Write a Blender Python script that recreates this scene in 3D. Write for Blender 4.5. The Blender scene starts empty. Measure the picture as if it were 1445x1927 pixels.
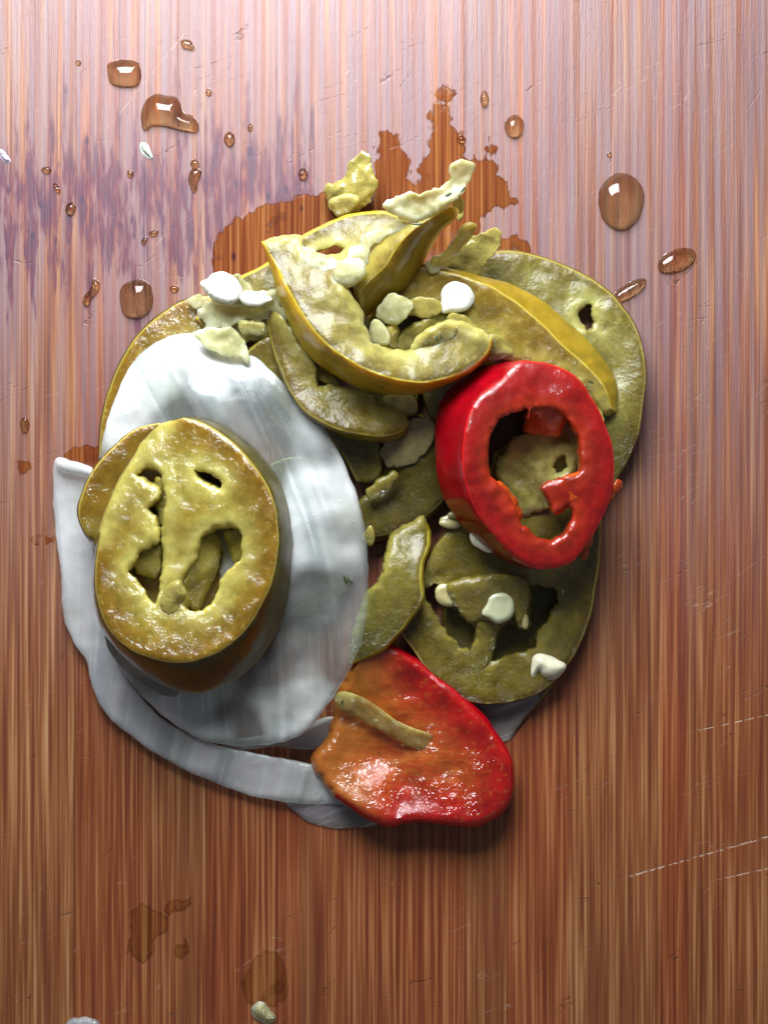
import bpy, math, random
import numpy as np
from mathutils import Vector, noise
from mathutils.geometry import delaunay_2d_cdt

# ------------------------------------------------------------------ camera, light, exposure
# one unit is about one centimetre (100 photo pixels); the board's top is z = 0
CAM_H = 24.0
scene = bpy.context.scene
scene.unit_settings.scale_length = 0.01
cam_d = bpy.data.cameras.new("camera")
cam = bpy.data.objects.new("camera", cam_d)
scene.collection.objects.link(cam)
cam.location = (0, 0, CAM_H)
cam.rotation_euler = (0, 0, 0)
cam_d.sensor_fit = 'VERTICAL'
cam_d.sensor_height = 36
cam_d.lens = 36 * CAM_H / 19.27
cam_d.clip_end = 500
cam_d.dof.use_dof = True
cam_d.dof.focus_distance = CAM_H - 1.0
cam_d.dof.aperture_fstop = 7.0
scene.camera = cam

world = bpy.data.worlds.new("World")
scene.world = world
world.use_nodes = True
bg = world.node_tree.nodes["Background"]
bg.inputs[0].default_value = (0.84, 0.89, 1.0, 1)
bg.inputs[1].default_value = 0.12

def area(name, loc, target, sx, sy, power, col):
    l = bpy.data.lights.new(name, 'AREA')
    l.shape = 'RECTANGLE'; l.size = sx; l.size_y = sy
    l.energy = power; l.color = col
    o = bpy.data.objects.new(name, l)
    scene.collection.objects.link(o)
    o.location = loc
    o.rotation_euler = (Vector(target) - Vector(loc)).to_track_quat('-Z', 'Y').to_euler()
    return o
# the window beyond the top edge of the picture, a little to the left
area("window_light", (-3.5, 21, 16), (0, 0, 0), 17, 15, 20500, (0.90, 0.95, 1.0))

scene.view_settings.view_transform = 'Standard'
scene.view_settings.look = 'None'
scene.view_settings.exposure = 0.0
scene.view_settings.gamma = 1.0
scene.cycles.max_bounces = 12
scene.cycles.transparent_max_bounces = 12
scene.cycles.transmission_bounces = 8
scene.cycles.caustics_refractive = True
scene.cycles.caustics_reflective = False
scene.cycles.sample_clamp_indirect = 6

# ------------------------------------------------------------------ node helper
class NB:
    def __init__(s, name):
        s.mat = bpy.data.materials.new(name); s.mat.use_nodes = True
        s.nt = s.mat.node_tree; s.nt.nodes.clear()
    def n(s, t, **kw):
        nd = s.nt.nodes.new(t)
        for k, v in kw.items(): setattr(nd, k, v)
        return nd
    def put(s, sock, v):
        if isinstance(v, bpy.types.NodeSocket): s.nt.links.new(v, sock)
        elif v is not None:
            if isinstance(v, tuple) and len(v) == 3 and len(sock.default_value) == 4: v = v + (1,)
            sock.default_value = v
    def math(s, op, a, b=None, c=None, clamp=False):
        nd = s.n('ShaderNodeMath', operation=op, use_clamp=clamp)
        s.put(nd.inputs[0], a)
        if b is not None: s.put(nd.inputs[1], b)
        if c is not None: s.put(nd.inputs[2], c)
        return nd.outputs[0]
    def mix(s, f, a, b, mode='MIX'):
        nd = s.n('ShaderNodeMix', data_type='RGBA', blend_type=mode)
        s.put(nd.inputs[0], f); s.put(nd.inputs[6], a); s.put(nd.inputs[7], b)
        return nd.outputs[2]
    def rng(s, v, a, b, c=0.0, d=1.0, smooth=True):
        nd = s.n('ShaderNodeMapRange', interpolation_type='SMOOTHSTEP' if smooth else 'LINEAR')
        s.put(nd.inputs[0], v); nd.inputs[1].default_value = a; nd.inputs[2].default_value = b
        nd.inputs[3].default_value = c; nd.inputs[4].default_value = d
        return nd.outputs[0]
    def attr(s, name): return s.n('ShaderNodeAttribute', attribute_name=name).outputs['Fac']
    def coords(s): return s.n('ShaderNodeTexCoord').outputs['Object']
    def mapped(s, vec, scale=(1, 1, 1), loc=(0, 0, 0), rot=(0, 0, 0)):
        nd = s.n('ShaderNodeMapping'); s.put(nd.inputs[0], vec)
        nd.inputs['Scale'].default_value = scale; nd.inputs['Location'].default_value = loc
        nd.inputs['Rotation'].default_value = rot
        return nd.outputs[0]
    def noise(s, vec, scale, detail=2.0, rough=0.5, dist=0.0):
        nd = s.n('ShaderNodeTexNoise'); s.put(nd.inputs['Vector'], vec)
        nd.inputs['Scale'].default_value = scale; nd.inputs['Detail'].default_value = detail
        nd.inputs['Roughness'].default_value = rough; nd.inputs['Distortion'].default_value = dist
        return nd.outputs[0]
    def voro(s, vec, scale, feature='F1', rand=1.0):
        nd = s.n('ShaderNodeTexVoronoi', feature=feature); s.put(nd.inputs['Vector'], vec)
        nd.inputs['Scale'].default_value = scale; nd.inputs['Randomness'].default_value = rand
        return nd.outputs['Distance']
    def ramp(s, f, stops):
        nd = s.n('ShaderNodeValToRGB'); s.put(nd.inputs[0], f)
        el = nd.color_ramp.elements
        while len(el) < len(stops): el.new(0.5)
        for e, (p, c) in zip(el, stops):
            e.position = p; e.color = c + (1,) if len(c) == 3 else c
        return nd.outputs[0]
    def bump(s, h, strength, dist, nrm=None):
        nd = s.n('ShaderNodeBump'); s.put(nd.inputs['Height'], h)
        nd.inputs['Strength'].default_value = strength; nd.inputs['Distance'].default_value = dist
        if nrm is not None: s.put(nd.inputs['Normal'], nrm)
        return nd.outputs[0]
    def principled(s, **kw):
        nd = s.n('ShaderNodeBsdfPrincipled')
        for k, v in kw.items(): s.put(nd.inputs[k.replace('_', ' ')], v)
        return nd.outputs[0]
    def out(s, sh):
        o = s.n('ShaderNodeOutputMaterial'); s.nt.links.new(sh, o.inputs[0]); return s.mat

# ------------------------------------------------------------------ materials
def wood(name, wet=False):
    """bamboo: fine fibres along y; object coordinates are shared by every strip (origin at the picture's centre)"""
    b = NB(name); co = b.n('ShaderNodeTexCoord').outputs['Object']
    geo = b.n('ShaderNodeNewGeometry').outputs['Position']
    co = geo if wet else co
    sh = b.noise(b.mapped(co, (1, 0.12, 0)), 0.5, 1)            # slow sideways drift of the fibres
    sx = b.n('ShaderNodeSeparateXYZ'); b.put(sx.inputs[0], co)
    X, Y = sx.outputs[0], sx.outputs[1]
    cx = b.n('ShaderNodeCombineXYZ')
    b.put(cx.inputs[0], b.math('ADD', X, b.math('MULTIPLY', sh, 0.10)))
    b.put(cx.inputs[1], b.math('MULTIPLY', Y, 0.016))
    v = cx.outputs[0]
    n1 = b.noise(v, 10.0, 1.0, 0.6); n2 = b.noise(v, 19.0, 1.0, 0.6); n3 = b.noise(v, 1.1, 2.0)
    tint = b.attr('tint')
    s = b.math('ADD', b.math('MULTIPLY', n1, 0.58), b.math('MULTIPLY', n2, 0.60))
    s = b.math('ADD', s, b.math('MULTIPLY', n3, 0.12))
    s = b.math('SUBTRACT', s, 0.145)
    col = b.ramp(s, [(0.30, (0.125, 0.034, 0.013)), (0.42, (0.185, 0.055, 0.019)), (0.50, (0.230, 0.077, 0.025)),
                     (0.56, (0.285, 0.112, 0.038)), (0.64, (0.36, 0.170, 0.066)), (0.76, (0.44, 0.24, 0.11))])
    # redder and browner patches of single bamboo strips
    col = b.mix(b.rng(tint, 0.0, 1.0, 0.0, 0.55), col, b.mix(1.0, col, (1.0, 0.62, 0.50), 'MULTIPLY'))
    fade = b.noise(b.mapped(co, (1, 0.5, 1)), 0.22, 3)
    col = b.mix(b.rng(fade, 0.35, 0.65, 0.0, 0.35), col, b.mix(1.0, col, (1.0, 0.72, 0.55), 'MULTIPLY'))
    # broad grey-pink cast, stronger towards the top, plus the ragged purple stain band
    streak = b.noise(b.mapped(co, (1, 0.10, 1)), 4.6, 3, 0.6)
    streak2 = b.noise(b.mapped(co, (1, 0.16, 1), (3, 7, 0)), 7.0, 2, 0.6)
    fine = b.noise(v, 7.5, 1.0)
    pinkY = b.rng(Y, -5.0, 6.0)
    pink = b.math('MULTIPLY', pinkY, b.rng(fine, 0.26, 0.68, 0.10 if not wet else 0.0, 0.76 if not wet else 0.05))
    col = b.mix(pink, col, (0.205, 0.145, 0.165))
    top = b.math('SUBTRACT', Y, 5.75); 
    yy = b.math('ADD', top, b.math('MULTIPLY', b.math('SUBTRACT', streak, 0.5), 8.0))
    band = b.math('MULTIPLY', b.rng(yy, -1.5, -0.6), b.math('SUBTRACT', 1.0, b.rng(yy, 0.5, 1.9)))
    band = b.math('MULTIPLY', band, b.math('SUBTRACT', 1.0, b.rng(X, -1.34, -1.28)))
    band = b.math('MULTIPLY', band, b.rng(streak2, 0.36, 0.52, 0.25, 1.0))
    pcol = b.mix(b.rng(streak2, 0.35, 0.7), (0.13, 0.022, 0.038), (0.065, 0.022, 0.048))
    col = b.mix(b.math('MULTIPLY', band, 0.15 if wet else 0.88), col, pcol)
    spots = b.voro(b.mapped(co, (1, 0.55, 1)), 3.3)
    sp = b.math('MULTIPLY', b.rng(spots, 0.10, 0.20, 1.0, 0.0), band)
    col = b.mix(b.math('MULTIPLY', sp, 0.75), col, (0.035, 0.014, 0.040))
    # knife marks: thin slanted scratches, broken up along their length
    def scratches(ang, sc, thr, seed):
        m = b.mapped(b.mapped(co, (1, 1, 1), (seed, seed * 2, 0), (0, 0, ang)), (0.10, 1, 1))
        r = b.noise(m, sc, 1.0, 0.4)
        line = b.rng(b.math('ABSOLUTE', b.math('SUBTRACT', r, 0.5)), 0.0, 0.006, 1.0, 0.0)
        gate = b.rng(b.noise(b.mapped(co, (1, 1, 1), (seed, 0, 0)), 0.7, 2), thr, thr + 0.1)
        brk = b.rng(b.noise(co, 6.0 + seed, 2), 0.42, 0.6)
        return b.math('MULTIPLY', line, b.math('MULTIPLY', gate, brk))
    s1 = scratches(-0.42, 3.0, 0.52, 1.7); s2 = scratches(-0.30, 2.2, 0.52, 4.1); s3 = scratches(-0.75, 2.0, 0.56, 6.3)
    # the two long pale cuts at the lower right
    def cut(x0, y0, x1, y1, w):
        L = math.hypot(x1 - x0, y1 - y0); ux, uy = (x1 - x0) / L, (y1 - y0) / L
        dx = b.math('SUBTRACT', X, x0); dy = b.math('SUBTRACT', Y, y0)
        t = b.math('ADD', b.math('MULTIPLY', dx, ux), b.math('MULTIPLY', dy, uy))
        d = b.math('ABSOLUTE', b.math('SUBTRACT', b.math('MULTIPLY', dx, uy), b.math('MULTIPLY', dy, ux)))
        d = b.math('ADD', d, b.math('MULTIPLY', b.math('SUBTRACT', b.noise(co, 2.0, 2), 0.5), 0.03))
        k = b.math('MULTIPLY', b.rng(d, w * 0.3, w, 1.0, 0.0), b.rng(t, 0.0, 0.3))
        k = b.math('MULTIPLY', k, b.rng(t, L - 0.2, L, 1.0, 0.0))
        return b.math('MULTIPLY', k, b.rng(b.noise(co, 11.0, 2), 0.40, 0.58))
    cuts = b.math('MAXIMUM', cut(4.45, -6.90, 9.5, -5.45, 0.022), cut(6.1, -6.95, 9.5, -6.2, 0.018))
    cuts = b.math('MAXIMUM', cuts, cut(5.5, -4.2, 9.5, -3.3, 0.014))
    cuts = b.math('MAXIMUM', cuts, b.math('MULTIPLY', cut(-5.3, 7.1, -3.6, 9.2, 0.014), 0.35))
    light = b.math('MAXIMUM', cuts, b.math('MULTIPLY', s1, 0.30))
    dark = b.math('MAXIMUM', s2, s3)
    if not wet:
        col = b.mix(b.math('MULTIPLY', light, 0.65), col, (0.62, 0.47, 0.36))
        col = b.mix(b.math('MULTIPLY', dark, 0.6), col, (0.06, 0.022, 0.012))
    h = b.math('ADD', b.math('MULTIPLY', n2, 0.5), b.math('MULTIPLY', b.noise(b.mapped(co, (1, 0.10, 1)), 26.0, 3, 0.65), 0.6))
    h = b.math('SUBTRACT', h, b.math('MULTIPLY', b.math('MAXIMUM', dark, light), 0.6))
    h = b.math('ADD', h, b.math('MULTIPLY', b.noise(co, 40.0, 3, 0.7), 0.25))
    if wet:
        col = b.mix(1.0, col, (0.76, 0.64, 0.50), 'MULTIPLY')
        bn = b.bump(h, 0.10, 0.02)
        sh_ = b.principled(Base_Color=col, Roughness=0.12, Specular_IOR_Level=0.4, Normal=bn)
    else:
        bn = b.bump(h, 0.42, 0.03)
        ro = b.rng(n2, 0.3, 0.7, 0.40, 0.50)
        sh_ = b.principled(Base_Color=col, Roughness=ro, Specular_IOR_Level=0.50, Normal=bn)
    if wet:      # the damp edge fades along the grain
        e_ = b.math('ADD', b.attr('din'), b.math('MULTIPLY', b.math('SUBTRACT', b.noise(b.mapped(co, (1, 0.25, 1)), 9.0, 2), 0.45), 22.0))
        tr = b.n('ShaderNodeBsdfTransparent'); mx = b.n('ShaderNodeMixShader')
        b.put(mx.inputs[0], b.math('MULTIPLY', b.rng(e_, 0.5, 6.5), b.rng(b.noise(co, 1.7, 3, 0.6), 0.28, 0.40, 0.35, 1.0)))
        b.nt.links.new(tr.outputs[0], mx.inputs[1]); b.nt.links.new(sh_, mx.inputs[2]); sh_ = mx.outputs[0]
    return b.out(sh_)

def pepper(name, rim, mid, inner, skin, line, rough=0.16, bump=0.35, sss=0.9, sscale=0.9, grain=17.0, sweep=1.0,
           rimw=26.0, innerw=40.0, skin_rough=0.16, radius=(0.40, 0.34, 0.12), fleck=0.6, streaky=False, thin=0.0):
    """cut face: rim under the skin, mid flesh, paler flesh at the seed cavity; smooth waxy skin on the side"""
    b = NB(name); co = b.coords()
    dsk, din, wall, skn = b.attr('dsk'), b.attr('din'), b.attr('wall'), b.attr('skin')
    w = b.math('MULTIPLY', b.math('SUBTRACT', b.noise(co, 3.0, 3), 0.5), 30.0 * sweep)
    d1 = b.math('ADD', dsk, w); d2 = b.math('ADD', din, w)
    flesh = b.mix(b.rng(d1, rimw * 0.2, rimw * 1.4), rim, mid)
    flesh = b.mix(b.rng(d2, innerw * 0.15, innerw, 1.0, 0.0), flesh, inner)
    mott = b.noise(co, 5.5, 4, 0.6)
    flesh = b.mix(b.rng(mott, 0.35, 0.70, 0.0, 0.55), flesh, b.mix(1.0, flesh, (0.55, 0.60, 0.45), 'MULTIPLY'))
    mott2 = b.noise(b.mapped(co, (1, 1, 1), (4, 9, 2)), 9.0, 3, 0.6)
    flesh = b.mix(b.rng(mott2, 0.52, 0.72, 0.0, 0.45), flesh, inner)
    if streaky:
        st = b.noise(b.mapped(co, (2.2, 9.0, 1), rot=(0, 0, 0.35)), 1.6, 3, 0.6)
        flesh = b.mix(b.math('MULTIPLY', b.rng(st, 0.45, 0.65, 0.0, 0.6), b.rng(dsk, 45, 100)), flesh, inner)
    big = b.noise(b.mapped(co, (1, 1, 1), (7, 2, 5)), 1.6, 4, 0.55)
    flesh = b.mix(b.rng(big, 0.40, 0.66, 0.0, 0.65), flesh, b.mix(1.0, flesh, (0.62, 0.55, 0.40), 'MULTIPLY'))
    flesh = b.mix(b.rng(dsk, 1.0, 4.5, 1.0, 0.0), flesh, line)          # the cut edge of the skin
    sn = b.noise(co, 2.6, 3, 0.55)
    skc = b.mix(b.rng(sn, 0.35, 0.65), skin, tuple(c * 0.72 for c in skin))
    isk = b.math('MULTIPLY', b.rng(wall, 0.02, 0.10), b.rng(skn, 0.35, 0.65))
    col = b.mix(isk, flesh, skc)
    # wet, torn cells of the cut face against smooth skin
    g1 = b.noise(co, grain * 1.4, 2, 0.5, 0.3); g2 = b.noise(co, grain * 0.5, 2, 0.5, 0.8)
    g3 = b.noise(co, grain * 0.18, 2)
    dco = b.n('ShaderNodeVectorMath', operation='ADD'); b.put(dco.inputs[0], co)
    nv = b.n('ShaderNodeTexNoise'); b.put(nv.inputs['Vector'], co); nv.inputs['Scale'].default_value = 5.0
    sc_ = b.n('ShaderNodeVectorMath', operation='SCALE'); b.put(sc_.inputs[0], nv.outputs['Color']); sc_.inputs['Scale'].default_value = 0.18
    b.put(dco.inputs[1], sc_.outputs[0])
    drops = b.rng(b.voro(b.mapped(dco.outputs[0], (1, 1, 1), (1, 5, 3)), 8.5), 0.10, 0.36, 1.0, 0.0)
    drops = b.math('MULTIPLY', drops, b.rng(b.noise(co, 3.1, 2), 0.42, 0.56))
    patch = b.rng(g3, 0.38, 0.62, 0.45, 1.25)
    h = b.math('ADD', b.math('MULTIPLY', g1, 0.8), b.math('MULTIPLY', g2, 1.2))
    h = b.math('MULTIPLY', h, patch)
    h = b.math('ADD', h, b.math('MULTIPLY', drops, fleck * 0.55))
    h = b.math('MULTIPLY', h, b.math('SUBTRACT', 1.0, b.math('MULTIPLY', isk, 0.86)))
    cn = b.bump(h, min(1.0, bump * 2.4), 0.24)
    bn = b.bump(h, bump * 0.20, 0.08)
    ro = b.math('ADD', b.math('MULTIPLY', isk, skin_rough - rough - 0.2), rough + 0.2)
    ro = b.math('MAXIMUM', ro, 0.07)
    nd = b.n('ShaderNodeBsdfPrincipled')
    for k, v in (('Base Color', col), ('Roughness', ro), ('Normal', bn), ('Subsurface Weight', sss),
                 ('Specular IOR Level', 0.4), ('Coat Weight', b.math('SUBTRACT', 1.0, b.math('MULTIPLY', isk, 0.8))), ('Coat Roughness', 0.05), ('Coat Normal', cn), ('Coat IOR', 1.5)):
        b.put(nd.inputs[k], v)
    nd.inputs['Subsurface Radius'].default_value = radius
    nd.inputs['Subsurface Scale'].default_value = sscale
    if thin:
        tr = b.n('ShaderNodeBsdfTransparent'); tr.inputs[0].default_value = (0.95, 0.92, 0.70, 1)
        mx = b.n('ShaderNodeMixShader'); b.put(mx.inputs[0], b.rng(big, 0.35, 0.65, thin * 0.3, thin * 1.8))
        b.nt.links.new(nd.outputs[0], mx.inputs[1]); b.nt.links.new(tr.outputs[0], mx.inputs[2])
        return b.out(mx.outputs[0])
    return b.out(nd.outputs[0])

def onion(name, base=(0.74, 0.78, 0.80), clear=0.12, even=False, dirx=(1, 1, 1), rot=0.0, rough=0.22):
    b = NB(name); co = b.coords(); m = b.mapped(co, rot=(0, 0, rot))
    sp_ = b.n('ShaderNodeSeparateXYZ'); b.put(sp_.inputs[0], m)
    cb = b.n('ShaderNodeCombineXYZ')
    b.put(cb.inputs[0], b.math('ADD', sp_.outputs[0], b.math('MULTIPLY', b.math('MULTIPLY', sp_.outputs[1], sp_.outputs[1]), 0.045)))
    b.put(cb.inputs[1], sp_.outputs[1]); m = cb.outputs[0]
    fib = b.noise(b.mapped(m, (1, 0.06, 1)), 1.5, 2, 0.5, 0.5)
    fib2 = b.noise(b.mapped(m, (1, 0.035, 1), (5, 1, 0)), 3.2, 2, 0.5, 0.3)
    cloud = b.noise(co, 0.9, 3)
    fib3 = b.noise(b.mapped(m, (1, 0.04, 1), (2, 3, 0)), 8.0, 2, 0.5)
    col = b.mix(b.rng(fib, 0.40, 0.64), tuple(c * k_ for c, k_ in zip(base, (0.68, 0.72, 0.73))), base)
    col = b.mix(b.rng(fib2, 0.56, 0.68, 0.0, 0.75), col, (0.88, 0.90, 0.90))
    col = b.mix(b.rng(fib3, 0.56, 0.66, 0.0, 0.75), col, (0.88, 0.90, 0.90))
    col = b.mix(b.rng(cloud, 0.48, 0.68, 0.0, 0.40), col, (0.46, 0.48, 0.36))
    d = b.attr('dsk')
    col = b.mix(b.rng(d, 2.0, 7.0, 0.7, 0.0), col, (0.88, 0.89, 0.85))
    h = b.math('ADD', b.math('MULTIPLY', fib2, 0.35), b.math('MULTIPLY', b.noise(co, 14.0, 3), 0.22))
    drops = b.rng(b.voro(co, 6.0), 0.07, 0.16, 1.0, 0.0)
    drops = b.math('MULTIPLY', drops, b.rng(b.noise(co, 1.3, 1), 0.46, 0.56))
    h = b.math('ADD', h, b.math('MULTIPLY', drops, 0.8))
    bn = b.bump(h, 0.38, 0.06)
    nd = b.n('ShaderNodeBsdfPrincipled')
    for k, v in (('Base Color', col), ('Roughness', rough), ('Normal', bn), ('Subsurface Weight', 0.7),
                 ('Specular IOR Level', 0.5), ('Coat Weight', 0.3), ('Coat Roughness', 0.06)):
        b.put(nd.inputs[k], v)
    nd.inputs['Subsurface Radius'].default_value = (0.8, 0.85, 0.9)
    nd.inputs['Subsurface Scale'].default_value = 0.3
    tr = b.n('ShaderNodeBsdfTransparent'); tr.inputs[0].default_value = (0.9, 0.94, 0.92, 1)
    mx = b.n('ShaderNodeMixShader')
    b.put(mx.inputs[0], b.rng(b.noise(co, 0.55, 2), 0.38, 0.62, clear * (0.85 if even else 0.3), clear * (1.15 if even else 2.0)))
    b.nt.links.new(nd.outputs[0], mx.inputs[1]); b.nt.links.new(tr.outputs[0], mx.inputs[2])
    return b.out(mx.outputs[0])

def simple(name, col, rough=0.3, sss=0.4, bump=0.2, scale=12, var=0.7, coat=0.3):
    b = NB(name); co = b.coords(); n = b.noise(co, scale * 0.4, 3)
    c = b.mix(b.rng(n, 0.35, 0.65), col, tuple(x * var for x in col))
    nd = b.n('ShaderNodeBsdfPrincipled')
    for k, v in (('Base Color', c), ('Roughness', rough), ('Subsurface Weight', sss), ('Coat Weight', coat), ('Coat Roughness', 0.08),
                 ('Normal', b.bump(b.noise(co, scale, 3), bump, 0.05))):
        b.put(nd.inputs[k], v)
    nd.inputs['Subsurface Radius'].default_value = (0.5, 0.45, 0.3)
    nd.inputs['Subsurface Scale'].default_value = 0.2
    return b.out(nd.outputs[0])

def water(name, tint=(1.0, 0.68, 0.34)):
    b = NB(name)
    nd = b.n('ShaderNodeBsdfPrincipled')
    for k, v in (('Base Color', tint), ('Roughness', 0.02), ('Transmission Weight', 1.0), ('IOR', 1.45)):
        b.put(nd.inputs[k], v)
    return b.out(nd.outputs[0])

M = {}
M['wood'] = wood('bamboo_wood')
M['wet'] = wood('juice_soaked_bamboo', True)
M['water'] = water('pickle_juice')
OCH = (0.42, 0.25, 0.018)
M['ochre'] = pepper('ochre_pickled_flesh', (0.26, 0.140, 0.006), (0.33, 0.235, 0.026), (0.50, 0.43, 0.11), (0.105, 0.080, 0.010), (0.34, 0.26, 0.05),
                    rough=0.14, bump=0.10, rimw=46, innerw=46, fleck=1.2)
M['wetface'] = pepper('wet_grey_green_flesh', (0.16, 0.115, 0.015), (0.28, 0.225, 0.050), (0.48, 0.43, 0.13), (0.62, 0.39, 0.016), (0.56, 0.44, 0.06),
                      sscale=0.9, rough=0.12, bump=0.50, rimw=20, innerw=28, fleck=0.9, grain=14)
M['olive'] = pepper('olive_translucent_flesh', (0.135, 0.090, 0.006), (0.21, 0.160, 0.018), (0.32, 0.28, 0.06), (0.20, 0.135, 0.008), (0.28, 0.22, 0.02),
                    rough=0.10, bump=0.60, rimw=22, innerw=25, fleck=2.0)
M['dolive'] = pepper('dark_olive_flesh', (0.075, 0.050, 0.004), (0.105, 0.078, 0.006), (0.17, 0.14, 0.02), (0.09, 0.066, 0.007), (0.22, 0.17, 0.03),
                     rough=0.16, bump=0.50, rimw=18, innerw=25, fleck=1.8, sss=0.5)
M['golden'] = pepper('golden_skinned_flesh', (0.26, 0.160, 0.008), (0.30, 0.205, 0.018), (0.44, 0.36, 0.07), (0.36, 0.240, 0.014), (0.46, 0.36, 0.05),
                     rough=0.12, bump=0.36, rimw=30, fleck=1.1)
M['pale'] = pepper('pale_yellow_membrane', (0.60, 0.53, 0.16), (0.70, 0.66, 0.30), (0.78, 0.76, 0.46), (0.66, 0.56, 0.16), (0.70, 0.64, 0.28),
                   rough=0.12, bump=0.34, fleck=0.6, sss=0.8, grain=11, thin=0.22)
M['red'] = pepper('red_pepper_flesh', (0.32, 0.002, 0.001), (0.27, 0.004, 0.0015), (0.38, 0.022, 0.003), (0.30, 0.001, 0.006), (0.50, 0.004, 0.004),
                  rough=0.20, bump=0.075, rimw=30, innerw=34, fleck=0.3, skin_rough=0.20, radius=(0.8, 0.10, 0.04), sss=0.3)
M['redin'] = pepper('red_orange_inner_wall', (0.42, 0.003, 0.002), (0.44, 0.072, 0.009), (0.48, 0.15, 0.02), (0.42, 0.002, 0.010), (0.50, 0.004, 0.005),
                    rough=0.18, bump=0.16, rimw=82, innerw=120, sweep=0.5, fleck=0.5, skin_rough=0.15, radius=(0.8, 0.15, 0.05), sss=0.5, streaky=True, grain=8)
M['wetface2'] = pepper('pitted_green_flesh', (0.17, 0.130, 0.016), (0.25, 0.215, 0.045), (0.40, 0.37, 0.11), (0.16, 0.11, 0.010), (0.30, 0.25, 0.05),
                     rough=0.11, bump=0.62, rimw=30, innerw=40, fleck=1.2, grain=15)
M['wetface3'] = pepper('bright_wet_strip_flesh', (0.17, 0.13, 0.010), (0.20, 0.165, 0.022), (0.30, 0.26, 0.05), (0.44, 0.33, 0.02), (0.46, 0.40, 0.05),
                     rough=0.10, bump=0.65, rimw=14, innerw=20, fleck=0.8, grain=17)
M['dolive2'] = pepper('khaki_ring_flesh', (0.115, 0.078, 0.004), (0.150, 0.112, 0.007), (0.22, 0.175, 0.022), (0.16, 0.13, 0.014), (0.34, 0.29, 0.07),
                     rough=0.13, bump=0.75, rimw=20, innerw=30, fleck=2.0, sss=0.6)  # dark khaki flesh of the lower right ring
M['dolive3'] = simple('khaki_membrane', (0.20, 0.16, 0.022), 0.16, 0.5, 0.4, 10)
M['ochre2'] = pepper('lower_ochre_flesh', (0.25, 0.135, 0.005), (0.27, 0.16, 0.012), (0.30, 0.22, 0.03), (0.17, 0.105, 0.010), (0.40, 0.32, 0.06),
                    rough=0.20, bump=0.16, rimw=42, innerw=55, fleck=0.8)
M['tanmem'] = simple('tan_membrane', (0.36, 0.26, 0.07), 0.16, 0.4, 0.3, 7, 0.8)
M['rib'] = pepper('tan_translucent_rib', (0.30, 0.20, 0.035), (0.40, 0.30, 0.08), (0.48, 0.40, 0.14), (0.30, 0.20, 0.03), (0.42, 0.32, 0.08), rough=0.12, bump=0.25, fleck=0.8, thin=0.3)
M['pocket'] = pepper('pocket_lining', (0.30, 0.22, 0.02), (0.30, 0.23, 0.025), (0.36, 0.30, 0.05), (0.30, 0.22, 0.02), (0.34, 0.26, 0.04), rough=0.15, bump=0.3, fleck=0.8)
M['pale2'] = simple('yellow_green_membrane', (0.42, 0.35, 0.09), 0.14, 0.7, 0.4, 12)
M['pale3'] = simple('soft_pale_flesh', (0.52, 0.44, 0.10), 0.18, 0.7, 0.3, 8)
M['pale4'] = simple('pinkish_green_flesh', (0.34, 0.27, 0.12), 0.35, 0.5, 0.3, 9)
M['seeddim'] = simple('dull_seed', (0.50, 0.44, 0.20), 0.25, 0.5, 0.15, 8, 0.8)
M['seeddim2'] = simple('grey_green_seed', (0.56, 0.58, 0.36), 0.22, 0.5, 0.10, 8, 0.85)
M['silverstrip'] = simple('silvery_grey', (0.30, 0.29, 0.24), 0.16, 0.3, 0.3, 7, 0.5, coat=0.8)
M['speck2'] = simple('clear_scrap', (0.5, 0.42, 0.5), 0.15, 0.3, 0.3, 10)
M['orange'] = simple('orange_membrane', (0.58, 0.075, 0.008), 0.18, 0.6, 0.35, 10)
M['onion'] = onion('white_onion', (0.84, 0.85, 0.83), clear=0.44, rot=-0.30)
M['onion2'] = onion('thin_translucent_onion', (0.82, 0.80, 0.82), clear=0.44, even=True, rot=0.1)
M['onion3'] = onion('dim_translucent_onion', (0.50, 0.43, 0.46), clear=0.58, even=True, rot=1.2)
M['seed'] = simple('seed_cream', (0.78, 0.74, 0.54), 0.22, 0.5, 0.10, 8, 0.9)
M['seedw'] = simple('seed_white', (0.72, 0.72, 0.62), 0.20, 0.5, 0.06, 8, 0.95)
M['herb'] = simple('herb_green', (0.035, 0.055, 0.012), 0.35, 0.0, 0.2, 20, 0.6)
M['speck'] = simple('pale_fleck', (0.55, 0.62, 0.50), 0.3, 0.3, 0.3, 14, 0.7)

# ------------------------------------------------------------------ geometry
HP = CAM_H * 100.0
def W(x, y, z):
    """photo coordinates seen at height z (hundredths of a unit) -> place on or above the board"""
    f = (HP - z) / HP
    return ((x - 722.5) * f / 100.0, -(y - 963.5) * f / 100.0, z / 100.0)

def spline(pts, closed=False, step=4.0):
    p = np.array(pts, float); n = len(p); out = []
    rngk = range(n) if closed else range(n - 1)
    for i in rngk:
        if closed: a, b, c, d = p[(i - 1) % n], p[i], p[(i + 1) % n], p[(i + 2) % n]
        else: a, b, c, d = p[max(i - 1, 0)], p[i], p[i + 1], p[min(i + 2, n - 1)]
        k = max(1, int(np.hypot(*(c - b)[:2]) / step))
        for j in range(k):
            t = j / k
            out.append(0.5 * ((2 * b) + (c - a) * t + (2 * a - 5 * b + 4 * c - d) * t * t + (3 * b - a - 3 * c + d) * t ** 3))
    if not closed: out.append(p[-1])
    return np.array(out)

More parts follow.
